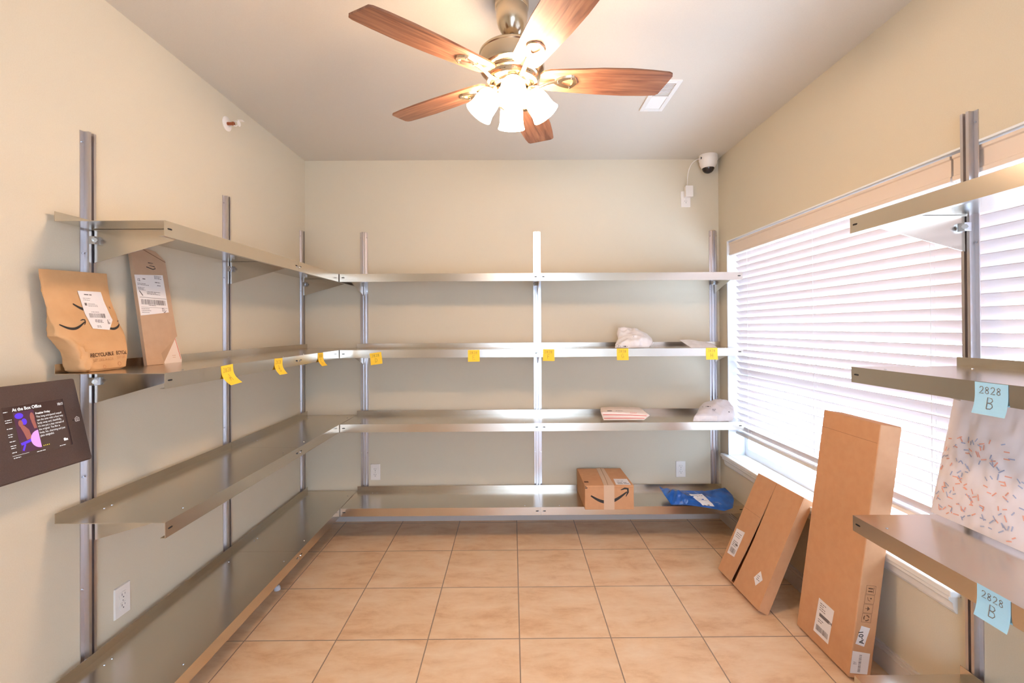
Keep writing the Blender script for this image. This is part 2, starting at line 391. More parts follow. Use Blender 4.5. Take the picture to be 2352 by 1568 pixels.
# ---------------------------------------------------------------- uprights and shelves
SD, GAP = .345, .022      # shelf depth incl. nothing, gap to wall
def upright(label, wall, c, group):
    # local: a = along wall, p = distance out from the wall
    if wall == 'L': P = lambda a, p, z: (XL+p, c+a, z); base = (XL, c, .25)
    if wall == 'R': P = lambda a, p, z: (XR-p, c+a, z); base = (XR, c, .25)
    if wall == 'B': P = lambda a, p, z: (c+a, D-p, z); base = (c, D, .25)
    t = thing('shelf_upright', label, 'upright', base, group)
    z0, z1 = .235, 2.038
    prof = [(-.027, 0), (-.027, .003), (-.014, .003), (-.014, .020), (-.0045, .020), (-.0045, .006), (.0045, .006), (.0045, .020), (.014, .020), (.014, .003), (.027, .003), (.027, 0)]
    obj('rail', MB().prism([P(a, p, z0) for a, p in prof], (0, 0, z1-z0)), alum, t)
    for z in (2.00, 1.62, 1.24, .86, .48):
        for a in (-.0205, .0205):
            scs = MB(); vs = [Vector(P(a+.0032*math.cos(q), .0058, z+.0032*math.sin(q))) for q in [k*PI/4 for k in range(8)]]
            e_ = Vector(P(0, 0, 0)) - Vector(P(0, .003, 0)); scs.prism(vs, e_)
            obj('screw', scs, zinc, t)
    return t
WALLN = {'L': 'left wall', 'B': 'back wall', 'R': 'right wall'}
upright('aluminium shelf upright on left wall nearest the camera, by the tablet', 'L', 1.592, 'aluminium shelf uprights')
upright('middle aluminium shelf upright on left wall, behind yellow note A', 'L', 2.36, 'aluminium shelf uprights')
upright('aluminium shelf upright on left wall beside the room corner', 'L', 3.205, 'aluminium shelf uprights')
upright('leftmost aluminium shelf upright on back wall, beside the left outlet', 'B', -1.047, 'aluminium shelf uprights')
upright('centre aluminium shelf upright on back wall, behind yellow note F', 'B', .178, 'aluminium shelf uprights')
upright('rightmost aluminium shelf upright on back wall, next to the window corner', 'B', 1.430, 'aluminium shelf uprights')
upright('aluminium shelf upright at the right photo edge in front of the blinds', 'R', 1.466, 'aluminium shelf uprights')

def shelf(label, wall, a0, a1, z, brackets, bolts=(), open_end=None):
    if wall == 'L': P = lambda a, p, zz: (XL+p, a, zz); base = (XL+.2, (a0+a1)/2, z)
    if wall == 'R': P = lambda a, p, zz: (XR-p, a, zz); base = (XR-.2, (a0+a1)/2, z)
    if wall == 'B': P = lambda a, p, zz: (a, D-p, zz); base = ((a0+a1)/2, D-.2, z)
    t = thing('wall_shelf', label, 'shelf', base, 'stainless steel wall shelves')
    g, d, th = GAP, (.369 if wall != 'B' else .345), .0018
    prof = [(g, z+.030), (g, z-th), (d-th, z-th), (d-th, z-.048), (d-.016, z-.048), (d-.016, z-.050), (d, z-.050), (d, z), (g+th, z), (g+th, z+.030)]
    ln = Vector(P(a1, 0, 0)) - Vector(P(a0, 0, 0))
    obj('shelf_panel', MB().prism([P(a0, p, q) for p, q in prof], ln), steel, t)
    # slotted ends of the front lip
    for a in (a0+.022, a1-.022):
        sl = MB(); pts = []
        for k in range(12):
            an = 2*PI*k/12; pts.append(P(a + .006*math.cos(an) + .004*(1 if math.cos(an) > 0 else -1), d+.0004, z-.024+.0028*math.sin(an)))
        sl.add(pts, [tuple(range(12))])
        obj('slot_hole', sl, dark, t)
    for (a, p) in ((a0+.12, g+.05), (a0+.15, g+.05), (a0+.12, d-.03), (a1-.10, g+.05), (a1-.10, d-.03)):
        c = Vector(P(a, p, z)); rv = MB(); rv.lathe([(.0038, 0), (.0034, .0012), (.0018, .002)], c, 10)
        obj('rivet', rv, zinc, t)
    if bolts:
        for a in bolts:
            bm_ = MB()
            o_ = Vector(P(a, d, z-.028)); n_ = (Vector(P(a, d+1, 0)) - Vector(P(a, d, 0))); q_ = (Vector(P(a+1, d, 0)) - Vector(P(a, d, 0)))
            vs = [o_ + q_*.0045*math.cos(k*PI/5) + Vector((0, 0, .0045*math.sin(k*PI/5))) for k in range(10)]
            bm_.prism(vs, n_*.003)
            obj('joint_bolt', bm_, zinc, t)
    for c in brackets:
        zt = z-.003
        prof = [(.021, zt), (d-.006, zt), (d-.006, z-.022), (d-.03, z-.026), (.021, z-.115)]
        vs = [P(c-.0015, p, q) for p, q in prof]; e_ = Vector(P(c+.0015, 0, 0)) - Vector(P(c-.0015, 0, 0))
        k_ = MB().prism(vs, e_); k_.prism([P(c-.018, p, q) for p, q in ((.03, zt), (d-.01, zt), (d-.01, zt-.002), (.03, zt-.002))], Vector(P(c+.018, 0, 0)) - Vector(P(c-.018, 0, 0)))
        br_ = obj('bracket', k_, steel, t)
        s_ = -1
        cl = MB(); cl.prism([P(c+s_*a, p, z-.052) for a, p in ((.002, .021), (.022, .021), (.022, .026), (.019, .040), (.002, .045))], (0, 0, .027))
        cl.prism([P(c+s_*a, p, z-.052) for a, p in ((-.002, .021), (-.008, .021), (-.010, .034), (-.002, .045))], (0, 0, .027))
        clo = obj('clamp', cl, zinc, br_, bevel=.001)
        o_ = Vector(P(c+s_*.014, .034, z-.0385)); n_ = (Vector(P(0, 1, 0)) - Vector(P(0, 0, 0))); q_ = Vector(P(1, 0, 0)) - Vector(P(0, 0, 0))
        n2 = (n_*.75 - q_*.66).normalized(); t2 = n2.cross(Vector((0, 0, 1)))
        hx = [o_ + t2*.0085*math.cos(k*PI/3) + Vector((0, 0, .0085*math.sin(k*PI/3))) for k in range(6)]
        bo = MB().prism(hx, n2*.011); hx2 = [o_ + n2*.011 + t2*.004*math.cos(k*PI/6) + Vector((0, 0, .004*math.sin(k*PI/6))) for k in range(12)]; bo.prism(hx2, n2*.004)
        obj('bolt', bo, zinc, br_)
    return t
Z1, Z2, Z3, Z4 = 1.704, 1.221, .751, .220
LV = (('topmost', Z1), ('second from top', Z2), ('third from top', Z3), ('lowest', Z4))
LN = {('L', 0): 'with its open end nearest the camera', ('L', 1): 'running into the back corner', ('B', 0): 'left half beside the corner', ('B', 1): 'right half ending at the window', ('R', 0): 'at the right photo edge in front of the blinds'}
for nm, z in LV:
    shelf('%s stainless shelf on left wall, %s' % (nm, LN['L', 0]), 'L', 1.457, 2.366, z, (1.595,), (2.352,))
    shelf('%s stainless shelf on left wall, %s' % (nm, LN['L', 1]), 'L', 2.367, 3.243, z, (2.363, 3.200), (2.382,))
    shelf('%s stainless shelf on back wall, %s' % (nm, LN['B', 0]), 'B', -1.0925, .1745, z, (-1.047,), (.160,))
    shelf('%s stainless shelf on back wall, %s' % (nm, LN['B', 1]), 'B', .1755, 1.468, z, (.178, 1.430), (.190,))
    shelf('%s stainless shelf %s' % (nm, LN['R', 0]), 'R', .45, 1.495, z+.004-(.012 if z == Z3 else 0), (1.466,), ())

# ---------------------------------------------------------------- wall outlets
def frL(y, z): return frame((XL, y, z), (0, 1, 0), (0, 0, 1))
def frB(x, z): return frame((x, D, z), (1, 0, 0), (0, 0, 1))
def outlet(label, fr, parts=(1, -1), toggle=False):
    t = thing('wall_outlet', label, 'outlet', fr(0, 0), 'white wall outlets')
    vs = [fr(x, y, z) for x, y, z in ((-.035, -.057, 0), (.035, -.057, 0), (.035, .057, 0), (-.035, .057, 0), (-.033, -.055, .006), (.033, -.055, .006), (.033, .055, .006), (-.033, .055, .006))]
    obj('cover_plate', MB().add(vs, [(0, 3, 2, 1), (4, 5, 6, 7), (0, 1, 5, 4), (1, 2, 6, 5), (2, 3, 7, 6), (3, 0, 4, 7)]), plastic_w, t, bevel=.001)
    for s_ in parts:
        cy = s_*.0195; pts = []
        for k in range(24):
            a = 2*PI*k/24; pts.append((.0172*math.cos(a), max(-.0135, min(.0135, .0172*math.sin(a)))+cy))
        rc = obj('receptacle', MB().prism([fr(x, y, .006) for x, y in pts], fr(0, 0, .0022)-fr(0, 0, 0)), plastic_w, t)
        flat('slots', M2().rect(-.0075, cy+.000, -.0055, cy+.009).rect(.0055, cy+.001, .0072, cy+.008).disc(0, cy-.0065, .0024, 12), fr, dark, rc, z=.0085)
    flat('screw_head', M2().disc(0, 0, .0022, 10), fr, zinc, t, z=.0064)
    return t
outlet('white duplex outlet low on left wall near the camera', frL(1.73, .350))
outlet('white duplex outlet at the left end of back wall above lowest shelf', frB(-.973, .343))
outlet('white duplex outlet low on back wall above the blue mailer', frB(1.1885, .349))
outlet('white outlet high on back wall with camera adapter plugged in', frB(1.2385, 2.2635), parts=(1, -1))

# security camera, cable and adapter
t = thing('security_camera', 'white dome security camera in the ceiling corner above the window', 'camera', (1.372, 3.195, ZC))
c0 = (1.372, 3.195, 0)
obj('housing', MB().lathe([(.060, ZC), (.062, ZC-.004), (.062, ZC-.036), (.058, ZC-.042), (.057, ZC-.060), (.051, ZC-.074), (.042, ZC-.090), (.034, ZC-.092)], c0, 48), plastic_w, t, smooth=True)
obj('lens_dome', MB().lathe([(.041, ZC-.084), (.040, ZC-.094), (.034, ZC-.108), (.024, ZC-.118), (.010, ZC-.124), (.001, ZC-.125)], c0, 36), smoke, t, smooth=True)
obj('cable_port', MB().lathe([(.009, 0), (.009, .006)], (1.313, 3.176, ZC-.026), 16, Matrix.Rotation(PI/2, 3, 'Y')), dark, t)
t = thing('power_adapter', 'white power adapter with curved cable up to the dome camera', 'adapter', (1.252, D-.01, 2.312))
obj('adapter_body', MB().box(1.226, 1.278, D-.044, D-.0085, 2.272, 2.350), plastic_w, t, bevel=.003)
cab = []
p0, p1, p2, p3 = [Vector(p) for p in ((1.310, 3.178, ZC-.028), (1.22, 3.16, 2.50), (1.238, 3.23, 2.43), (1.243, 3.243, 2.348))]
for k in range(25):
    u = k/24; cab.append(p0*(1-u)**3 + p1*3*u*(1-u)**2 + p2*3*u*u*(1-u) + p3*u**3)
obj('cable', MB().tube(cab, .0028, 8), plastic_w, t, smooth=True)

# side-wall sprinkler
brass = mat('copper_brass', srgb(176, 104, 72), .35, .8)
t = thing('sidewall_sprinkler', 'white fire sprinkler head on the upper left wall', 'sprinkler', (XL, 2.373, 2.417))
RY = Matrix.Rotation(PI/2, 3, 'Y')
cS = (XL, 2.373, 2.417)
obj('escutcheon', MB().lathe([(.037, 0), (.037, .003), (.030, .006), (.016, .007), (.014, .004)], cS, 36, RY), plastic_w, t, smooth=True)
obj('pipe_stub', MB().lathe([(.008, .004), (.008, .030), (.010, .031), (.010, .038)], cS, 16, RY), brass, t, smooth=True)
h = MB()
for s_ in (-1, 1): h.tube([(XL+.036, 2.373, 2.417+s_*.009), (XL+.048, 2.373, 2.417+s_*.013), (XL+.062, 2.373, 2.417+s_*.004)], .0028, 8)
obj('frame_arms', h, plastic_w, t, smooth=True)
d_ = MB(); d_.lathe([(.014, .061), (.015, .063), (.014, .064)], cS, 12, RY); d_.box(XL+.061, XL+.085, 2.362, 2.384, 2.431, 2.433)
obj('deflector', d_, plastic_w, t)

# ceiling vent
t = thing('ceiling_vent', 'white rectangular air register on the ceiling beyond the fan blade', 'vent', (.77, 2.364, ZC))
f_ = MB(); z0, z1 = ZC-.007, ZC
for a, b_, c, d2 in ((.705, .727, 2.206, 2.522), (.808, .830, 2.206, 2.522), (.727, .808, 2.206, 2.232), (.727, .808, 2.496, 2.522), (.727, .808, 2.360, 2.372)): f_.box(a, b_, c, d2, z0, z1)
obj('register_frame', f_, white_trim, t, bevel=.001)
obj('duct_opening', MB().box(.727, .808, 2.232, 2.496, ZC-.0012, ZC-.0002), mat('duct_grey', srgb(120, 104, 94), .8), t)
for n_, (a, b_), sg in (('louvers', (2.234, 2.358), 1), ('louvers', (2.374, 2.494), -1)):
    l_ = MB(); nn = 10
    for k in range(nn):
        y = a + (b_-a)*(k+.5)/nn
        l_.obox((.728, y-.0045, ZC-.001), (.079, 0, 0), (0, .0105 if sg < 0 else .0015, -.0035 if sg < 0 else -.0028), (0, 0, -.0008))
    obj(n_, l_, white_trim, t)

# ---------------------------------------------------------------- ceiling fan
FX, FY, FZ = .005, 1.655, 2.25
fan = thing('ceiling_fan', 'brushed nickel ceiling fan with five walnut blades and four lit lamps', 'ceiling fan', (FX, FY, FZ))
c0 = (FX, FY, 0)
obj('canopy', MB().lathe([(.061, ZC), (.062, ZC-.030), (.061, ZC-.040), (.0575, ZC-.044), (.0575, ZC-.052), (.0570, ZC-.070), (.0545, ZC-.088), (.050, ZC-.104), (.043, ZC-.118), (.036, ZC-.128), (.028, ZC-.136), (.020, ZC-.140), (.018, ZC-.140), (.018, ZC-.128)], c0, 56, cap=False), nickel, fan, smooth=True)
obj('downrod', MB().lathe([(.0115, ZC-.09), (.0115, 2.352)], c0, 24), nickel, fan, smooth=True)
obj('ball_joint', MB().lathe([(.017, ZC-.105), (.0175, ZC-.120), (.017, ZC-.128), (.010, ZC-.134)], c0, 24), dark, fan, smooth=True)
obj('motor_housing', MB().lathe([(.014, 2.372), (.030, 2.366), (.034, 2.362), (.060, 2.358), (.100, 2.352), (.114, 2.346), (.1185, 2.341), (.1185, 2.335), (.116, 2.332), (.116, 2.290), (.1135, 2.282), (.104, 2.276), (.094, 2.274), (.093, 2.270), (.095, 2.266), (.095, 2.262), (.090, 2.258), (.088, 2.244), (.091, 2.241), (.091, 2.236), (.080, 2.232), (.050, 2.231)], c0, 72), nickel, fan, smooth=True)
for k in range(12):       # cooling slots in the lower ring
    a = 2*PI*k/12 + .13; v = []
    for q in range(5):
        an = a-.13+.26*q/4
        v.append((FX+.0893*math.cos(an), FY+.0893*math.sin(an), 2.2552))
    for q in range(4, -1, -1):
        an = a-.13+.26*q/4
        v.append((FX+.0886*math.cos(an), FY+.0886*math.sin(an), 2.2478))
    obj('cooling_slot', MB().prism(v, (0, 0, .0004)), dark, fan)
obj('flywheel', MB().lathe([(.030, 2.236), (.066, 2.235), (.068, 2.232), (.068, 2.224), (.062, 2.221), (.030, 2.221)], c0, 56), nickel, fan, smooth=True)
obj('switch_cup', MB().lathe([(.040, 2.228), (.043, 2.222), (.043, 2.214), (.054, 2.210), (.0565, 2.206), (.055, 2.202), (.053, 2.200), (.053, 2.172), (.048, 2.158), (.034, 2.146), (.012, 2.140)], c0, 56), nickel, fan, smooth=True)
t0 = 3.83; pit = math.radians(10)
def blade_pts():
    # outline in (radial, tangential)
    up_ = [(.100, .030), (.112, .045), (.135, .052), (.22, .059), (.32, .066), (.42, .069), (.50, .067), (.545, .062), (.556, .055)]
    dn_ = [(.576, -.040), (.572, -.052), (.560, -.058), (.50, -.064), (.42, -.069), (.32, -.067), (.22, -.059), (.135, -.052), (.112, -.045), (.100, -.030)]
    return up_ + dn_
for k in range(5):
    an = t0 - k*2*PI/5; er = Vector((math.cos(an), math.sin(an), 0)); et = Vector((-math.sin(an), math.cos(an), 0))
    tt = et*math.cos(pit) + Vector((0, 0, -math.sin(pit))); nn = er.cross(tt)
    O = Vector((FX, FY, FZ+.004))
    pl = blade_pts(); P3 = [O + er*r + tt*q for r, q in pl]
    b = obj('blade', MB().prism([p - nn*.003 for p in P3], nn*.006), blade_m, fan)
    uv = b.data.uv_layers.new(name='UVMap')
    for lp in b.data.loops:
        co = b.data.vertices[lp.vertex_index].co + Vector((FX, FY, FZ)) - O
        uv.data[lp.index].uv = (co.dot(er) + k*.37, co.dot(tt) + k*.19)
    # blade iron: arm and open shield under the blade
    q = lambda r, s_, z=0: O + er*r + tt*s_ + nn*(-.003+z)
    outer = [(.150, .007), (.162, .017), (.180, .027), (.205, .034), (.219, .033), (.230, .019), (.238, 0)]
    outer = outer + [(a, -b_) for a, b_ in outer[::-1][1:]]
    inner = [(.180, .003), (.190, .009), (.203, .015), (.214, .016), (.219, .009), (.2205, 0)]
    inner = inner + [(a, -b_) for a, b_ in inner[::-1][1:]]
    def rs(L, n=28):
        L = [Vector(p) for p in L]; L.append(L[0]); d2 = [0]
        for i in range(1, len(L)): d2.append(d2[-1] + (L[i]-L[i-1]).length)
        out = []
        for i in range(n):
            x = d2[-1]*i/n; j = max(jj for jj in range(len(d2)-1) if d2[jj] <= x)
            f2_ = (x-d2[j])/(d2[j+1]-d2[j]); out.append(L[j]*(1-f2_)+L[j+1]*f2_)
        return out
    A_, B_ = rs(outer), rs(inner); m_ = MB(); n = 28
    vs = [q(a.x, a.y, 0) for a in A_] + [q(a.x*.97+.006, a.y*.86, -.006) for a in A_] + [q(a.x, a.y, -.004) for a in B_] + [q(a.x, a.y, 0) for a in B_]
    fs = []
    for r_ in range(3):
        for i in range(n): fs.append((r_*n+i, r_*n+(i+1) % n, (r_+1)*n+(i+1) % n, (r_+1)*n+i))
    m_.add(vs, fs)
    arm = []
    for (r, s_, dz) in ((.060, 0, -.022), (.078, 0, -.026), (.100, .0, -.024), (.122, 0, -.014), (.145, 0, -.006), (.165, 0, -.004)):
        arm.append(O + er*r + tt*s_ + Vector((0, 0, dz)))
    m_.tube(arm, [.010, .009, .008, .0085, .010, .009], 12, flat=.5)
    io = obj('blade_iron', m_, nickel, b, smooth=True)
    for a, s2 in ((.168, 0), (.213, .024), (.213, -.024)):
        sc1 = MB(); o_ = q(a, s2, -.0075); z_ = -nn; x_ = er; y_ = tt
        sc1.prism([o_ + x_*.0035*math.cos(j*PI/4) + y_*.0035*math.sin(j*PI/4) for j in range(8)], z_*.0015); obj('iron_screw', sc1, zinc, b)
for k, an in enumerate((0, PI/2, PI, -PI/2)):
    an += .03; er = Vector((math.cos(an), math.sin(an), 0)); ax = (er*math.sin(math.radians(35)) + Vector((0, 0, -math.cos(math.radians(35))))).normalized()
    M = ax.to_track_quat('Z', 'Y').to_matrix()
    base = Vector((FX, FY, 0)) + er*.062 + Vector((0, 0, 2.212))
    arm = [Vector((FX, FY, 2.182)) + er*.045, Vector((FX, FY, 2.192)) + er*.064, Vector((FX, FY, 2.210)) + er*.066, base + ax*.004]
    a_ = obj('lamp_arm', MB().tube(arm, [.008, .008, .009, .012], 12), nickel, fan, smooth=True)
    obj('lamp_fitter', MB().lathe([(.010, -.012), (.020, -.008), (.025, 0), (.025, .012), (.022, .014)], base, 28, M), nickel, a_, smooth=True)
    s_ = MB().lathe([(.020, .008), (.028, .012), (.036, .022), (.0415, .036), (.0435, .052), (.044, .070), (.0455, .086), (.050, .100), (.0515, .104), (.0495, .104), (.043, .086), (.0415, .052), (.034, .022), (.020, .012)], base, 40, M, cap=False)
    obj('lamp_shade', s_, shade_m, fan, smooth=True)

# ---------------------------------------------------------------- sticky notes
def note(label, fr, mt, text, letter, rot=0, curl=.012, w=.074, hgt=.074, shear=0, name='sticky_note', group='yellow sticky notes on the shelf lips', wr=.006):
    c, s_ = math.cos(rot), math.sin(rot)
    def S(x, y, z=0):     # x -w/2..w/2 ; y 0..-h
        t_ = -y/hgt; z2 = curl*max(0, t_-.35)**2*2.2 + .0008
        x2 = x + shear*t_*t_
        return fr(c*x2 - s_*y, s_*x2 + c*y, z2+z)
    n = 10; vs = []; fs = []
    for j in range(n+1):
        for i in range(5): vs.append(S(-w/2+w*i/4, -hgt*j/n))
    for j in range(n):
        for i in range(4): fs.append((j*5+i, j*5+i+1, (j+1)*5+i+1, (j+1)*5+i))
    back = [S(-w/2+w*i/4, -hgt*j/n, -.0003) for j in range(n+1) for i in range(5)]
    k = len(vs); vs += back; fs += [tuple(k+a for a in f[::-1]) for f in fs]
    o = obj(name, MB().add(vs, fs), mt); tag(o, label, 'sticky note', group)
    m = M2(); hand(m, text, -.026, -.026, .016, .0016, .8); hand(m, letter, -.008, -.060, .026, .0018)
    flat('handwriting', m, S, mat('pencil_grey', srgb(150, 118, 60), .8) if mt is yellow else ink_soft, o, z=.0004)
    return o
YF = D-.345
fb = lambda x, z: frame((x, YF, z), (1, 0, 0), (0, 0, 1))
XF = XL+.369
flr = lambda y, z: frame((XF, y, z), (0, 1, 0), (0, 0, 1))
XG = XR-.369
frr = lambda y, z: frame((XG, y, z), (0, -1, 0), (0, 0, 1))
note('yellow sticky note lettered A hanging curled from the left-wall shelf lip', flr(1.772, Z2), yellow, '2828', 'A', .05, .03, shear=.012)
note('yellow sticky note lettered B on the left-wall shelf lip', flr(2.162, Z2), yellow, '2828', 'B', -.02, .03, shear=-.006)
note('yellow sticky note lettered C, on the left-wall shelf lip nearest the corner', flr(2.635, Z2), yellow, '2828', 'C', -.02, .03, shear=-.008)
note('yellow sticky note lettered D, tilted, on the back-wall shelf lip', fb(-.868, Z2-.017), yellow, '2828', 'D', .14, .008)
note('yellow sticky note lettered E on the back-wall shelf lip', fb(-.245, Z2-.003), yellow, '2828', 'E', .01, .006)
note('yellow sticky note lettered F on the back-wall shelf lip', fb(.231, Z2-.001), yellow, '2828', 'F', -.02, .006)
note('yellow sticky note lettered G below the crumpled white mailer', fb(.700, Z2+.001), yellow, '2828', 'G', 0, .006)
note('yellow sticky note lettered H near the window end of the shelf', fb(1.267, Z2+.001), yellow, '2828', 'H', 0, .006)
note('pale blue sticky note on the third shelf lip at the right photo edge', frr(1.057, Z3-.006), blue_note, '2828', 'B', .0, .01, group='pale blue sticky notes on right-hand shelves')
note('pale blue sticky note on the second shelf lip at the right photo edge', frr(1.057, Z2+.003), blue_note, '2828', 'B', .0, .01, group='pale blue sticky notes on right-hand shelves')

# ---------------------------------------------------------------- leaning cartons by the window
def skew(O, X, Y):
    O, X, Y = Vector(O), Vector(X).normalized(), Vector(Y).normalized(); N = X.cross(Y).normalized()
    return lambda x, y, z=0: O + X*x + Y*y + N*z
def slab(mb, fr, x0, x1, y0, y1, z0, z1):
    return mb.add([fr(x, y, z) for z in (z0, z1) for y in (y0, y1) for x in (x0, x1)], [(0, 2, 3, 1), (4, 5, 7, 6), (0, 1, 5, 4), (2, 6, 7, 3), (0, 4, 6, 2), (1, 3, 7, 5)])
A = skew((1.1275, 2.542, .024), (.0185, -.379, 0), (.262, .067, .497))
w_, h_ = .380, .571
t = thing('cardboard_box', 'flat open-seamed cardboard box leaning on the window sill, farther from the camera', 'box', A(w_/2, 0, -.03), 'cardboard boxes leaning under the window')
m = MB(); tk = .005
slab(m, A, 0, w_, 0, h_, -.055, -.050)
slab(m, A, 0, tk, 0, h_, -.050, -.006); slab(m, A, w_-tk, w_, 0, h_, -.050, -.006)
slab(m, A, tk, w_-tk, 0, tk, -.050, -.006); slab(m, A, tk, w_-tk, h_-tk, h_, -.050, -.006)
obj('carton_body', m, card, t)
def flap(poly, lift=0):
    return MB().prism([A(x, y, -.0055+lift*(x/.17)) for x, y in poly], A(0, 0, .0045)-A(0, 0, 0))
obj('flap', flap([(0, 0), (.130, 0), (.150, .20), (.166, .52), (.167, h_), (0, h_)]), card, t)
obj('flap', flap([(.158, 0), (w_, 0), (w_, h_), (.170, h_), (.169, .52), (.172, .24)]), card, t)
flat('crease_line', M2().rect(.002, .365, .152, .3665), A, mat('crease_brown', srgb(168, 120, 84), .9), t, z=-.0005)
lb = flat('shipping_label', M2().poly([(.014, .243), (.090, .253), (.086, .111), (.020, .103)][::-1]), A, paper, t, z=-.0003); lb['label'] = 'white label with barcode'
mk = M2(); mk.barcode(.030, .120, .078, .145, 3); mk.lines(.030, .225, .078, 3, .010, .003, 2); mk.lines(.030, .180, .080, 4, .008, .003, 5); mk.rect(.056, .165, .078, .172)
flat('print', mk, A, ink_soft, lb, z=0)
lb = flat('diamond_label', M2().poly([(.275, .105), (.306, .079), (.335, .124), (.302, .152)]), A, paper, t, z=-.0003)
flat('print', M2().lines(.293, .125, .320, 3, .009, .003, 4), A, ink_soft, lb, z=0)

B = skew((1.275, 2.077, .0125), (.005, -.313, 0), (.135, .003, .962))
w_, h_, tk = .3145, .975, .085
t = thing('cardboard_box', 'tall closed cardboard box leaning on the sill, marked A-01 on its side', 'box', B(w_/2, 0, -.04), 'cardboard boxes leaning under the window')
m = MB(); slab(m, B, 0, w_, 0, h_, -tk, 0)
obj('carton_body', m, card, t, bevel=.004)
flat('top_seam', M2().rect(.004, h_-.075, w_-.004, h_-.0735), B, mat('seam_brown', srgb(160, 112, 76), .9), t)
lb = flat('shipping_label', M2().poly([(.105, .044), (.195, .044), (.205, .187), (.114, .189)]), B, paper, t); lb['label'] = 'white label with two barcodes'
mk = M2(); mk.barcode(.118, .058, .188, .080, 8); mk.rect(.128, .120, .186, .134); mk.lines(.125, .172, .165, 4, .009, .003, 6); mk.lines(.125, .105, .165, 2, .009, .003, 9); mk.text('94', .186, .122, .016, bold=.0006)
flat('print', mk, B, ink_soft, lb, z=.0008)
so = B(w_, 0, 0)
S_ = frame(so, B(0, 0, -1)-B(0, 0, 0), B(0, 1, 0)-B(0, 0, 0))
lb = flat('marker_label', M2().poly([(.009, .131), (.0443, .1236), (.0587, .1958), (.0237, .2016)]), S_, paper, t, z=.0006); lb['label'] = 'white label reading A-01'
flat('print', M2().text('A-01', .0415, .134, .026, rot=PI/2+.19, bold=.0004), S_, ink, lb, z=.0010)
lb = flat('barcode_sticker', M2().poly([(.002, .018), (.070, .020), (.071, .100), (.002, .103)]), S_, paper, t, z=.0006)
mk = M2()
for k in range(22): mk.rect(.030, .026+.003*k, .040, .026+.003*k+random.choice((.001, .0018)))
mk.lines(.010, .06, .026, 2, .006, .002, 3)
flat('print', mk, S_, ink_soft, lb, z=.0010)
mk = M2(); brn = mat('brown_icon_print', srgb(112, 76, 52), .9)
for i in range(4):
    y0 = .216+.036*i; x0 = .021+.0012*i
    for a, b_, c, d2 in ((0, 0, .037, .001), (0, .033, .037, .034), (0, 0, .001, .034), (.036, 0, .037, .034)): mk.rect(x0+a, y0+b_, x0+c, y0+d2)
    cx, cy = x0+.018, y0+.017
    if i == 0:
        for q in range(3): mk.ring(cx, cy, .010, .004, 7, q*2*PI/3+.2, q*2*PI/3+1.7)
    if i == 1: mk.poly([(cx-.002, cy-.009), (cx+.008, cy), (cx-.002, cy+.009)]); mk.rect(cx-.010, cy-.001, cx-.001, cy+.001)
    if i == 2: mk.stroke([(cx-.008, cy+.008), (cx-.004, cy-.004), (cx+.004, cy-.006)], .002); mk.disc(cx+.006, cy+.004, .003)
    if i == 3: mk.rect(cx-.010, cy-.008, cx+.008, cy-.003); mk.rect(cx-.010, cy+.003, cx+.008, cy+.008); mk.rect(cx+.010, cy-.011, cx+.012, cy+.011)
flat('handling_icons', mk, S_, brn, t, z=.0006)

# ---------------------------------------------------------------- carton on the lowest back shelf
x0, x1, y0, y1, z0, z1 = .447, .753, 2.872, 3.222, Z4, Z4+.151
t = thing('parcel_box', 'brown parcel box with curved arrow mark and paper tape on lowest shelf', 'box', (.6, 3.05, Z4))
obj('carton_body', MB().box(x0, x1, y0, y1, z0+.0005, z1), card, t, bevel=.003)
F = frame((x0, y0, z0), (1, 0, 0), (0, 0, 1)); T = frame((x0, y0, z1), (1, 0, 0), (0, 1, 0))
tp = MB(); tp.box(.566, .630, y0-.0014, y0-.0002, z0+.004, z1+.001); tp.prism([(.566, y0-.0014, z1+.0002), (.630, y0-.0014, z1+.0002), (.634, y1, z1+.0002), (.582, y1, z1+.0002)], (0, 0, .0012))
obj('paper_tape', tp, tape, t)
m = M2(); m.stroke([(.144, .0), (.150, .06), (.156, .16), (.160, .25), (.164, .348)], .004); flat('tape_crease', m, T, mat('tape_crease', srgb(176, 138, 104), .8), t, z=.0018)
sm = M2(); smile(sm, .150, .088, .225); flat('arrow_mark', sm, F, ink, t, z=.0005)
m = M2(); m.rect(.118, 0, .184, .151); flat('tape_front', m, F, tape, t, z=.0017)
lb = flat('shipping_label', M2().poly([(.198, .012), (.290, .008), (.292, .120), (.205, .124)]), T, paper, t)
mk = M2(); mk.lines(.215, .075, .285, 1, .01, .006, 3); mk.lines(.212, .045, .285, 2, .018, .008, 5); flat('print', mk, T, ink_soft, lb, z=.0008)
m = M2().rect(.006, .055, .034, .080).rect(.004, -.001, .005, .001); flat('box_stamp', m, T, mat('stamp_brown', srgb(104, 66, 48), .9), t)
m = M2().rect(.002, .133, .016, .139).rect(.002, .143, .010, .147); flat('edge_mark', m, F, ink, t)
flat('lid_seam', M2().rect(.003, .1365, .303, .1375), F, mat('lid_seam', srgb(160, 112, 76), .9), t)

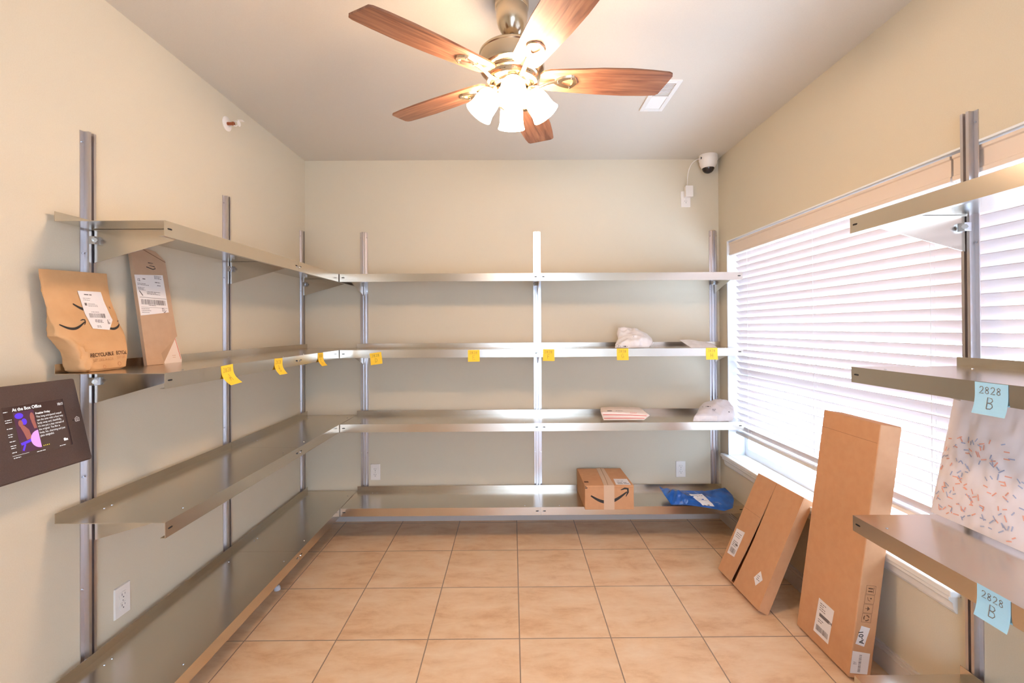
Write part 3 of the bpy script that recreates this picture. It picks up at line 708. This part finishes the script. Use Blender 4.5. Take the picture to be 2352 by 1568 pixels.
# ---------------------------------------------------------------- soft parcels
def rsm(L, n):
    L = [Vector(p) for p in L]; d2 = [0]
    for i in range(1, len(L)): d2.append(d2[-1] + (L[i]-L[i-1]).length)
    out = []
    for i in range(n+1):
        x = d2[-1]*i/n; j = 0
        while j < len(d2)-2 and d2[j+1] < x: j += 1
        f2_ = (x-d2[j])/max(1e-9, d2[j+1]-d2[j]); out.append(L[j]*(1-f2_)+L[j+1]*f2_)
    return out
from mathutils import noise as NZ
def pillow(bot, top, left, rgt, thick, back, wr, seed, nu=44, nv=30, nrm=None, ns=22, flatten=None, powr=.45):
    b_, t_, l_, r_ = rsm(bot, nu), rsm(top, nu), rsm(left, nv), rsm(rgt, nv)
    if nrm is None: nrm = ((b_[nu]-b_[0]).cross(l_[nv]-l_[0])).normalized()
    g = []; 
    for j in range(nv+1):
        for i in range(nu+1):
            u, v = i/nu, j/nv
            p = b_[i]*(1-v)+t_[i]*v + l_[j]*(1-u)+r_[j]*u - (b_[0]*(1-u)*(1-v)+b_[nu]*u*(1-v)+t_[0]*(1-u)*v+t_[nu]*u*v)
            g.append((p, u, v))
    F_, K_ = [], []
    for p, u, v in g:
        e_ = (max(0, math.sin(PI*u))**powr)*(max(0, math.sin(PI*v))**powr)
        q = p*ns + Vector((seed*3.1, seed*1.7, 0))
        w1 = NZ.noise(q)+.5*NZ.noise(q*2.3); w2 = abs(NZ.noise(q*1.3+Vector((5, 5, 5))))
        hh = thick*e_ + wr*(w1-1.2*w2+.3)*min(1, e_*2+.25)
        a = p + nrm*max(hh, .0006); c = p - nrm*max(.0004, back*e_ + .3*wr*w1*e_)
        if flatten is not None:
            if a.z < flatten+.0005: a.z = flatten+.0005
            if c.z < flatten+.0002: c.z = flatten+.0002
        F_.append(a); K_.append(c)
    n = len(F_); W = nu+1; fs = []
    for j in range(nv):
        for i in range(nu):
            k = j*W+i; fs.append((k, k+1, k+W+1, k+W)); fs.append((n+k, n+k+W, n+k+W+1, n+k+1))
    for i in range(nu): fs.append((i, n+i, n+i+1, i+1)); k = nv*W+i; fs.append((k, k+1, n+k+1, n+k))
    for j in range(nv): k = j*W; fs.append((k, k+W, n+k+W, n+k)); k = j*W+nu; fs.append((k, n+k, n+k+W, k+W))
    return MB().add(F_+K_, fs), nrm
# kraft bag on left shelf, stuffed bottom and flat top leaning on the upright
secs = [ # z, y0, y1, xback, xfront
 (1.2222, 1.492, 1.630, -1.440, -1.376), (1.230, 1.484, 1.646, -1.442, -1.368), (1.262, 1.478, 1.660, -1.444, -1.3735), (1.30, 1.462, 1.668, -1.444, -1.381), (1.322, 1.446, 1.670, -1.443, -1.386),
 (1.340, 1.424, 1.670, -1.442, -1.392), (1.362, 1.422, 1.669, -1.442, -1.398), (1.41, 1.417, 1.660, -1.4415, -1.410), (1.46, 1.412, 1.646, -1.441, -1.421), (1.51, 1.407, 1.641, -1.440, -1.432), (1.546, 1.404, 1.640, -1.4395, -1.4385)]
import bisect
def sec_at(z):
    zs = [s_[0] for s_ in secs]; i = max(0, min(len(secs)-2, bisect.bisect(zs, z)-1)); f2_ = (z-zs[i])/(zs[i+1]-zs[i])
    return [secs[i][k]*(1-f2_)+secs[i+1][k]*f2_ for k in range(5)]
bag = MB(); NB = 72; NR = 44; vs = []; fs = []
for j in range(NR+1):
    z = 1.2222 + (1.546-1.2222)*j/NR; _, a0, a1, xb, xf = sec_at(z); t_ = j/NR
    topz = z + (t_**3)*.012*1
    for k in range(NB):
        an = 2*PI*(k+.5)/NB; c, s_ = math.cos(an), math.sin(an); e_ = .28
        cx = (abs(c)**e_)*(1 if c > 0 else -1); sy = (abs(s_)**e_)*(1 if s_ > 0 else -1)
        if t_ > .35:
            sy *= max(.04, 1-(abs(cx)**4)*min(1, (t_-.35)*3))
        y = (a0+a1)/2 + (a1-a0)/2*cx; x = (xb+xf)/2 + (xf-xb)/2*sy
        p = Vector((x, y, z)); q = p*30
        wrk = (NZ.noise(q) - abs(NZ.noise(q*1.7+Vector((3, 1, 2))))*1.2)*.004*(1.1-t_*.9)
        side = 1 if cx < -.95 else .35
        if 0.02 < t_: p += Vector((wrk*(1 if sy > 0 else 0)*side*1.2, wrk*1.6*side, 0))
        p.z = z + (t_**2)*.010*((y-1.404)/.236)*1.2 if t_ > .5 else z
        if z < 1.345 and sy > 0 and cx < .2:      # crumpled gusset at the lower left
            q2 = Vector((y*55, z*38, 2.2)); rid = 1-abs(NZ.noise(q2))*2.4
            k2 = min(1, (.2-cx)/.6)*min(1, (1.345-z)/.03)
            p.x += .0065*rid*k2 - .004*k2; p.y += .004*NZ.noise(q2*.7)*k2
        p.x = max(p.x, XL+.0215)
        vs.append(p)
for j in range(NR):
    for k in range(NB): fs.append((j*NB+k, j*NB+(k+1) % NB, (j+1)*NB+(k+1) % NB, (j+1)*NB+k))
fs.append(tuple(range(NB))[::-1]); fs.append(tuple(NR*NB+k for k in range(NB)))
bag.add(vs, fs)
t = thing('paper_mailer', 'brown kraft recyclable paper mailer standing on the left shelf', 'mailer', (-1.41, 1.55, Z2))
obj('bag_body', bag, kraft, t, smooth=True)
BV = bvh_of(bag)
K = frame((-1.372, 1.48, 1.222), (0, 1, 0), (-.068, 0, .318)); KN = (K(0, 0, 1)-K(0, 0, 0))
def sub(m2, n=1): return m2
g = M2()
c4 = [(.0345, .2708), (.121, .2732), (.126, .2441), (.1457, .1747), (.1214, .1388), (.0598, .1436), (.0434, .1951)]
# label as strips so that it follows the paper
Lf = [(.0345, .2708), (.0434, .1951), (.0598, .1436)]; Rt = [(.121, .2732), (.126, .2441), (.1457, .1747), (.1214, .1388)]
la = rsm([(a, b_, 0) for a, b_ in Lf], 10); ra_ = rsm([(a, b_, 0) for a, b_ in Rt], 10)
for i in range(10):
    for j in range(5):
        f1_, f2_ = j/5, (j+1)/5
        g.poly([tuple((la[i]*(1-f)+ra_[i]*f)[:2]) for f in (f1_, f2_)] + [tuple((la[i+1]*(1-f)+ra_[i+1]*f)[:2]) for f in (f2_, f1_)])
lb = flat('shipping_label', g, K, paper, t, bvh=BV, ndir=KN, off=.0016); lb['label'] = 'white label with barcode'
mk = M2(); mk.barcode(.058, .181, .118, .196, 11); mk.lines(.055, .258, .100, 1, .01, .0035, 1); mk.lines(.048, .246, .075, 2, .006, .0015, 2); mk.lines(.062, .228, .100, 3, .004, .0014, 4); mk.rect(.050, .222, .058, .231); mk.lines(.068, .2, .11, 1, .01, .0016, 7); mk.lines(.075, .172, .112, 4, .004, .0022, 12); mk.lines(.122, .172, .136, 4, .004, .0028, 22); mk.lines(.078, .152, .095, 2, .004, .0018, 5)
flat('print', mk, K, ink_soft, lb, z=0, bvh=BV, ndir=KN, off=.0021)
sm = M2(); smile(sm, -.004, .158, .082, w=.16); smile(sm, .142, .158, .084, w=.16)
smile(sm, .060, .226, .100, arrow=False, w=.15)
sm.stroke([(.147, .223), (.151, .217)], .003)
flat('arrow_mark', sm, K, ink, t, z=0, bvh=BV, ndir=KN, off=.0011)
tx = M2(); tx.text('RECYCLABLE', .026, .0465, .0180, rot=.035, bold=.0003, sx=.86); tx.text('ECYCaL', .126, .0510, .0175, rot=0, bold=.0003, sx=.74)
flat('lettering', tx, K, mat('dark_brown_print', srgb(92, 58, 34), .8), t, z=0, bvh=BV, ndir=KN, off=.0012)
tx = M2(); tx.text('JUST LIKE A BOX', .034, .0315, .0130, rot=.03, sx=.80); tx.text('JUST LIKE', .126, .0365, .0125, sx=.70); tx.ring(.132, .018, .0065, .002); tx.ring(.070, .012, .005, .002)
flat('small_lettering', tx, K, ink_brown, t, z=0, bvh=BV, ndir=KN, off=.0012)

# narrow grey-brown carton
N_ = skew((-1.387, 1.755, Z2+.001), (0, 1, 0), (-.052, -.012, .42))
t = thing('narrow_carton', 'narrow grey-brown cardboard parcel numbered 3 leaning under the top left shelf', 'box', (-1.40, 1.83, Z2))
out = [(0, 0), (.088, 0), (.078, .042), (.178, .110), (.1745, .215), (.172, .424), (.128, .455), (.018, .462), (.003, .43)]
obj('carton_body', MB().prism([N_(a*(1 if b_ < .43 else 1), b_, -.012) for a, b_ in out], N_(0, 0, .012)-N_(0, 0, 0)), card2, t)
fl_ = MB().prism([N_(.078, .042, -.001), N_(.178, .110, -.004), N_(.100, .004, -.012)], (N_(0, 0, -.0015)-N_(0, 0, 0)))
obj('folded_corner', fl_, card2, t)
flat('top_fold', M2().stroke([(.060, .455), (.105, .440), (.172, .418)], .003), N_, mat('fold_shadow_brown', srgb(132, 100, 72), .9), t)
lb = flat('shipping_label', M2().poly([(.004, .192), (.150, .2085), (.146, .362), (.002, .348)]), N_, paper, t, z=.0006); lb['label'] = 'white label with barcode and number 12'
mk = M2(); r_ = .095
mk.text('12', .012, .325, .014, rot=r_, bold=.0004); mk.lines(.038, .334, .060, 1, .01, .004, 3); mk.lines(.010, .316, .070, 2, .005, .002, 4); mk.lines(.098, .352, .138, 3, .005, .0022, 6); mk.lines(.098, .326, .140, 1, .005, .003, 8); mk.lines(.108, .314, .132, 1, .005, .003, 9); mk.lines(.010, .300, .050, 3, .0045, .0018, 12)
mk.lines(.050, .286, .120, 3, .0045, .002, 15); mk.stroke([(.014, .288), (.028, .270)], .004); mk.rect(.012, .2625, .146, .2640); mk.barcode(.016, .236, .140, .256, 21); mk.lines(.050, .232, .115, 1, .004, .0024, 31); mk.rect(.012, .2245, .146, .2255)
mk.lines(.012, .218, .060, 3, .007, .0018, 33); mk.lines(.115, .222, .136, 3, .005, .0022, 43); mk.stroke([(.122, .2065), (.130, .209), (.138, .2165)], [.003, .003, .001])
flat('print', mk, N_, ink_soft, lb, z=.0010)
m3 = M2()
m3.stroke([(.078, .404), (.104, .404), (.083, .393), (.108, .392), (.112, .384), (.098, .380), (.066, .386)], .0036); flat('handwritten_3', m3, N_, ink, t, z=.0006)
# white priority carton behind it
Wf = skew((-1.398, 1.775, Z2+.001), (0, 1, 0), (-.036, -.018, .22))
t = thing('flat_rate_box', 'white carton with a red edge stripe tucked behind the narrow parcel', 'box', (-1.40, 1.87, Z2))
obj('carton_body', MB().prism([Wf(a, b_, -.022) for a, b_ in ((.045, 0), (.186, 0), (.190, .012), (.166, .225), (.045, .225))], Wf(0, 0, .0165)-Wf(0, 0, 0)), mat('white_card', srgb(240, 222, 208), .5), t)
flat('red_stripe', M2().stroke([(.1665, .215), (.1835, .012)], .0026), Wf, red, t, z=-.0048)
flat('print', M2().lines(.140, .03, .170, 2, .008, .0016, 3), Wf, ink_brown, t, z=-.0048)

# crumpled white mailer above note G
mb, nn = pillow([(.664, 2.975, 1.2235), (.771, 2.96, 1.2225), (.884, 2.975, 1.224)], [(.715, 3.10, 1.354), (.774, 3.10, 1.354), (.832, 3.10, 1.345), (.880, 3.10, 1.322), (.915, 3.08, 1.300)],
    [(.664, 2.975, 1.2235), (.672, 3.0, 1.246), (.704, 3.06, 1.280), (.700, 3.08, 1.316), (.715, 3.10, 1.354)], [(.884, 2.975, 1.224), (.918, 3.0, 1.250), (.925, 3.04, 1.275), (.915, 3.08, 1.300)], .038, .030, .010, 4, flatten=Z2, ns=17)
t = thing('poly_mailer', 'crumpled white mailer bag standing on second shelf above note G', 'mailer', (.79, 3.03, Z2), 'soft mailers on the back shelves')
obj('bag_body', mb, polyw, t, smooth=True); BV = bvh_of(mb); Fm = frame((.66, 2.95, Z2), (1, 0, 0), (0, .35, 1)); FN = Vector((0, -1, .25)).normalized()
mk = M2(); mk.disc(.130, .085, .0022, 8); mk.disc(.144, .084, .0018, 8); mk.rect(.062, .012, .074, .018, 4, 1); mk.rect(.080, .012, .083, .017); mk.rect(.054, .014, .060, .017); mk.ring(.030, .014, .007, .0014, 14); mk.ring(.018, .02, .008, .0016, 14); mk.rect(-.0, .094, .004, .099)
flat('black_print', mk, Fm, ink, t, z=0, bvh=BV, ndir=FN, off=.001)
flat('return_label', M2().rect(.090, .060, .150, .092, 6, 4), Fm, paper, t, z=0, bvh=BV, ndir=FN, off=.0009)
# slim envelope near the window
mb, nn = pillow([(1.150, 2.955, 1.2225), (1.20, 2.95, 1.2222), (1.318, 2.96, 1.2222)], [(1.127, 3.10, 1.268), (1.180, 3.10, 1.270), (1.26, 3.1, 1.258), (1.350, 3.1, 1.244)],
    [(1.150, 2.955, 1.2225), (1.127, 3.10, 1.268)], [(1.318, 2.96, 1.2222), (1.350, 3.1, 1.244)], .010, .006, .003, 9, flatten=Z2, nu=24, nv=14)
o = obj('padded_envelope', mb, polyw, smooth=True); tag(o, 'slim white padded envelope lying on second shelf near the window', 'envelope', 'soft mailers on the back shelves')
# striped flat-rate mailer on third shelf
t = thing('striped_mailer', 'white padded mailer with two red stripes on the third shelf', 'mailer', (.72, 3.05, Z3), 'soft mailers on the back shelves')
mb, nn = pillow([(.585, 2.962, Z3+.008), (.845, 2.962, Z3+.008)], [(.606, 3.17, Z3+.052), (.878, 3.17, Z3+.048)], [(.585, 2.962, Z3+.008), (.566, 2.95, .806), (.572, 3.0, .812), (.606, 3.17, Z3+.052)],
    [(.845, 2.962, Z3+.008), (.892, 2.99, .782), (.866, 3.03, .802), (.878, 3.17, Z3+.048)], .020, .020, .0025, 3, nu=40, nv=30, nrm=Vector((0, -.55, .83)).normalized(), flatten=Z3, powr=.3)
obj('bag_body', mb, mat('white_tyvek', srgb(242, 222, 206), .5), t, smooth=True); BV = bvh_of(mb); Fm = frame((.565, 2.94, Z3), (1, 0, 0), (0, .25, 1)); FN = Vector((0, -1, .55)).normalized()
for yy in (.026, .044):
    flat('red_stripe', M2().rect(.014+.1*(.044-yy)*0, yy, .300, yy+.0035, 40, 1), Fm, red, t, z=0, bvh=BV, ndir=FN, off=.0012)
mk = M2(); mk.rect(.045, .070, .075, .078, 5, 1); mk.lines(.100, .074, .160, 1, .008, .003, 5); flat('print', mk, Fm, ink_soft, t, z=0, bvh=BV, ndir=FN, off=.0012)
flat('red_print', M2().lines(.190, .062, .265, 2, .007, .003, 3), Fm, mat('pale_red_print', srgb(238, 160, 146), .6), t, z=0, bvh=BV, ndir=FN, off=.0012)
# white bag at the window end of third shelf
t = thing('poly_mailer', 'crumpled white and grey mailer at the window end of third shelf', 'mailer', (1.30, 3.0, Z3), 'soft mailers on the back shelves')
mb, nn = pillow([(1.150, 2.935, Z3+.003), (1.31, 2.925, Z3+.002), (1.40, 2.935, Z3+.003)], [(1.245, 3.06, .825), (1.275, 3.06, .848), (1.335, 3.06, .866), (1.405, 3.06, .872), (1.425, 3.03, .862)],
    [(1.150, 2.935, Z3+.003), (1.160, 2.94, .784), (1.195, 2.98, .80), (1.245, 3.06, .825)], [(1.40, 2.935, Z3+.003), (1.432, 2.96, .785), (1.440, 3.0, .83), (1.425, 3.03, .862)], .034, .024, .009, 12, flatten=Z3, ns=15)
obj('bag_body', mb, noise_mat('grey_white_poly', srgb(214, 204, 202), srgb(226, 218, 216), ns=9, rough=.35, bump=.3), t, smooth=True); BV = bvh_of(mb)
Fm = frame((1.15, 2.93, Z3), (1, 0, 0), (0, .5, 1)); FN = Vector((0, -1, .3)).normalized()
mk = M2().lines(.086, .098, .150, 1, .01, .005, 3).lines(.130, .078, .160, 2, .008, .003, 6); flat('lettering', mk, Fm, ink, t, z=0, bvh=BV, ndir=FN, off=.0012)
flat('white_flap', M2().rect(.006, .004, .150, .036, 16, 5), Fm, polyw, t, z=0, bvh=BV, ndir=FN, off=.0010)
flat('dot_mark', M2().disc(.236, .062, .004, 10), Fm, ink, t, z=0, bvh=BV, ndir=FN, off=.0016)
# blue mailer hanging over the lowest shelf edge
t = thing('blue_mailer', 'shiny blue plastic mailer hanging over the lowest shelf near the window', 'mailer', (1.2, 3.0, Z4), 'soft mailers on the back shelves')
mb, nn = pillow([(1.000, 2.915, .232), (1.09, 2.90, .236), (1.20, 2.865, .232), (1.30, 2.835, .222), (1.37, 2.87, .226), (1.425, 2.97, .240)], [(.985, 3.10, .280), (1.04, 3.11, .262), (1.15, 3.10, .252), (1.29, 3.10, .250), (1.432, 3.11, .268)],
    [(1.000, 2.915, .232), (.985, 3.0, .262), (.985, 3.10, .280)], [(1.425, 2.97, .240), (1.445, 3.03, .246), (1.432, 3.11, .268)], .016, .008, .006, 5, nu=60, nv=34, nrm=Vector((0, -.15, 1)).normalized(), ns=16)
for i, v in enumerate(mb.v):
    x, y, z = v
    if y > 2.921: z = max(z, Z4+.001)
    lump = math.exp(-((x-1.06)/.045)**2)*math.exp(-((y-2.98)/.07)**2)*.030
    n2 = len(mb.v)//2
    if i < n2: z += lump + .006*math.sin((x-y*.6)*120)*math.exp(-((x-1.05)/.06)**2)
    mb.v[i] = (x, y, z)
obj('bag_body', mb, bluep, t, smooth=True); BV = bvh_of(mb); Fm = frame((1.0, 2.82, .26), (1, 0, 0), (0, 1, 0)); FN = Vector((0, 0, 1))
g = M2(); 
for i in range(8):
    for j in range(6):
        cc = [Vector(p) for p in ((.196, .012), (.262, .002), (.238, .200), (.148, .190))]
        def bl(u, v): return tuple((cc[0]*(1-u)*(1-v)+cc[1]*u*(1-v)+cc[2]*u*v+cc[3]*(1-u)*v)[:2])
        g.poly([bl(j/6, i/8), bl((j+1)/6, i/8), bl((j+1)/6, (i+1)/8), bl(j/6, (i+1)/8)])
lb = flat('shipping_label', g, Fm, paper, t, z=0, bvh=BV, ndir=FN, off=.0014); lb['label'] = 'white label'
mk = M2(); mk.lines(.170, .165, .235, 1, .01, .006, 2); mk.lines(.175, .12, .235, 2, .015, .003, 4); mk.lines(.192, .055, .245, 2, .018, .008, 7); flat('print', mk, Fm, ink_soft, lb, z=0, bvh=BV, ndir=FN, off=.0022)
mk = M2()
for (a, b_, n) in ((.200, .235, 2), (.255, .18, 2), (.280, .10, 3), (.325, .04, 4), (.248, .01, 2), (.150, .225, 2)):
    for k in range(n): mk.stroke([(a+.008*k, b_), (a+.008*k+.012, b_-.035)], .0016)
flat('pale_print', mk, Fm, mat('pale_blue_print', srgb(150, 186, 224), .5), t, z=0, bvh=BV, ndir=FN, off=.0014)
# confetti mailer on the right-hand shelf
t = thing('patterned_mailer', 'pale mailer with orange and blue dashes standing at the right photo edge', 'mailer', (1.38, 1.37, Z3))
mb, nn = pillow([(1.355, 1.490, Z3+.003), (1.355, 1.215, Z3+.003)], [(1.438, 1.492, 1.13), (1.438, 1.215, 1.14)], [(1.355, 1.490, Z3+.003), (1.438, 1.492, 1.13)], [(1.355, 1.215, Z3+.003), (1.438, 1.215, 1.14)], .018, .006, .004, 6, nrm=Vector((-.97, 0, .22)), flatten=Z3)
obj('bag_body', mb, mat('pale_pink_poly', srgb(238, 226, 226), .4), t, smooth=True); BV = bvh_of(mb)
Fm = frame((1.355, 1.490, Z3), (0, -1, 0), (.083, 0, .39)); FN = Vector((-.97, 0, .22)).normalized()
rr = random.Random(5); mo, mbl = M2(), M2()
for k in range(150):
    x, y, a = rr.uniform(.01, .265), rr.uniform(.015, .27), rr.uniform(0, PI); L = rr.uniform(.005, .009)
    (mo if k % 2 else mbl).stroke([(x-L*math.cos(a), y-L*math.sin(a)), (x+L*math.cos(a), y+L*math.sin(a))], .0032)
flat('orange_dashes', mo, Fm, mat('orange_print', srgb(240, 172, 150), .6), t, z=0, bvh=BV, ndir=FN, off=.0013)
flat('blue_dashes', mbl, Fm, mat('slate_blue_print', srgb(172, 178, 204), .6), t, z=0, bvh=BV, ndir=FN, off=.0013)

# ---------------------------------------------------------------- tablet kiosk on the left wall
Kf = frame((-1.373, 1.435, 1.192), (0, 1, 0), (-.056, 0, .243))
x0, x1, y0, y1 = -.252, .015, -.238, .014
t = thing('tablet_kiosk', 'dark bronze tablet enclosure mounted on the left wall at the photo edge', 'tablet', Kf(-.12, -.11, -.02))
# move the frame so that it clears the shelf ends
pts = []
def rrect(x0, x1, y0, y1, r, n=6):
    P_ = []
    for cx, cy, a in ((x1-r, y1-r, 0), (x0+r, y1-r, PI/2), (x0+r, y0+r, PI), (x1-r, y0+r, 3*PI/2)):
        for k in range(n+1): P_.append((cx+r*math.cos(a+k*PI/2/n), cy+r*math.sin(a+k*PI/2/n)))
    return P_
sx0, sx1, sy0, sy1 = -.2005, -.0335, -.1835, -.0415
O_ = rrect(x0, x1, y0, y1, .004); I_ = rrect(x0-.004, x1+.002, y0-.004, y1+.002, .006); n = len(O_)
H_ = rrect(sx0, sx1, sy0, sy1, .001)
vs = [Kf(a, b_, -.004) for a, b_ in H_] + [Kf(a, b_, 0) for a, b_ in H_] + [Kf(a, b_, 0) for a, b_ in O_] + [Kf(a, b_, -.003) for a, b_ in I_] + [Kf(a, b_, -.026) for a, b_ in I_]
fs = []
for r_ in range(4):
    for i in range(n): fs.append((r_*n+i, r_*n+(i+1) % n, (r_+1)*n+(i+1) % n, (r_+1)*n+i))
fs.append(tuple(4*n+i for i in range(n))); fs.append(tuple(range(n)))
obj('enclosure', MB().add(vs, fs), bronze, t)
m = MB(); m.obox(Kf(-.17, -.17, -.026), Kf(.09, 0)-Kf(0, 0), Kf(0, .10)-Kf(0, 0), (-.06, 0, 0))
for i, v in enumerate(m.v): m.v[i] = (max(v[0], XL+.001), v[1], v[2])
obj('wall_bracket', m, bronze, t)
flat('home_button_hole', M2().disc(-.0166, -.112, .0022, 12), Kf, dark, t, z=.0004)
lg = M2(); cx, cy = -.0035, -.111
lg.stroke([(cx-.0065, cy-.006), (cx-.0065, cy+.003), (cx, cy+.0078), (cx+.0065, cy+.003), (cx+.0065, cy-.006), (cx-.0065, cy-.006)], .0018); lg.ring(cx, cy-.0005, .0030, .0014, 14)
flat('house_emblem', lg, Kf, paper, t)
scr = mat('tablet_screen', srgb(30, 24, 24), .12, emit=srgb(92, 66, 58), es=.55)
so_ = flat('screen', M2().rect(sx0, sy0, sx1, sy1), Kf, scr, t, z=-.0035); so_['label'] = 'lit tablet screen'
em = lambda nm, c, s_=1.0: mat(nm, (0, 0, 0, 1), .5, emit=c, es=s_)
tx = M2(); tx.text('At the Box Office', -.1735, -.0555, .0125, bold=.0003, sx=.86); tx.text('10:17', -.0505, -.0590, .0105, bold=.0002, sx=.8)
tx.text('Freakier Friday', -.1165, -.0740, .0080, bold=.0002, sx=.85)
for i, s_ in enumerate(('This long anticipated sequel', 'ups the ante with a four-way', 'body swap and, thankfully,', "it's not just a lazy retread of", 'the original. The film is', 'lively, fun, charming and just', 'plain delightful.')):
    tx.text(s_, -.1165, -.0840-.0092*i, .0082, sx=.80)
tx.text('film', -.054, -.166, .0105, bold=.0006, sx=.8)
for y in (-.0555, -.078, -.084, -.101, -.117, -.123, -.136, -.148, -.154, -.166): tx.lines(-.1965, y, -.178, 1, .004, .0018, int(-y*1000))
tx.rect(-.1975, -.1745, -.155, -.1738); tx.lines(-.1955, -.181, -.168, 1, .004, .0018, 4); tx.lines(-.135, -.179, -.105, 1, .004, .0016, 5); tx.lines(-.070, -.179, -.045, 1, .004, .0016, 9)
flat('screen_text', tx, Kf, em('screen_white', (1, .95, .93), .9), so_, z=-.0031)
pc = M2().rect(-.1735, -.1720, -.1195, -.0585); flat('picture', pc, Kf, em('screen_plum', srgb(88, 44, 70), .8), so_, z=-.0032)
flat('picture_violet', M2().disc(-.160, -.070, .011, 18, .008).disc(-.150, -.088, .007, 14, .009).stroke([(-.170, -.148), (-.150, -.144), (-.136, -.140)], .007).stroke([(-.168, -.166), (-.160, -.150)], .005), Kf, em('screen_violet', srgb(92, 52, 230), 1.1), so_, z=-.0030)
flat('picture_figures', M2().disc(-.160, -.092, .006, 16, .010).stroke([(-.158, -.100), (-.150, -.115), (-.146, -.138)], [.010, .016, .014]).disc(-.127, -.080, .006, 16, .014).stroke([(-.127, -.09), (-.124, -.112)], [.010, .008]), Kf, em('screen_skin', srgb(178, 102, 90), .8), so_, z=-.0029)
flat('picture_disc', M2().poly([(-.1195, -.118)] + [(-.1195-.024*math.sin(a), -.143+.025*math.cos(a)) for a in [PI*k/16 for k in range(17)]]), Kf, em('screen_pink', srgb(214, 150, 226), 1.1), so_, z=-.0028)
flat('rating_dots', M2().disc(-.113, -.1655, .0014, 8).disc(-.108, -.1655, .0014, 8).disc(-.103, -.1655, .0014, 8).disc(-.098, -.1655, .0014, 8), Kf, em('screen_yellow', srgb(240, 220, 60), 1), so_, z=-.0031)
# small cup left on the floor under the lowest left shelf
t = thing('plastic_cap', 'small clear plastic cap on the floor beneath the left shelves', 'cap', (-1.232, 2.41, 0))
obj('cap_shell', MB().lathe([(.016, .0005), (.017, .004), (.015, .018), (.009, .024), (.001, .025)], (-1.232, 2.41, 0), 20), mat('clear_grey_plastic', srgb(206, 206, 214), .15), t, smooth=True)
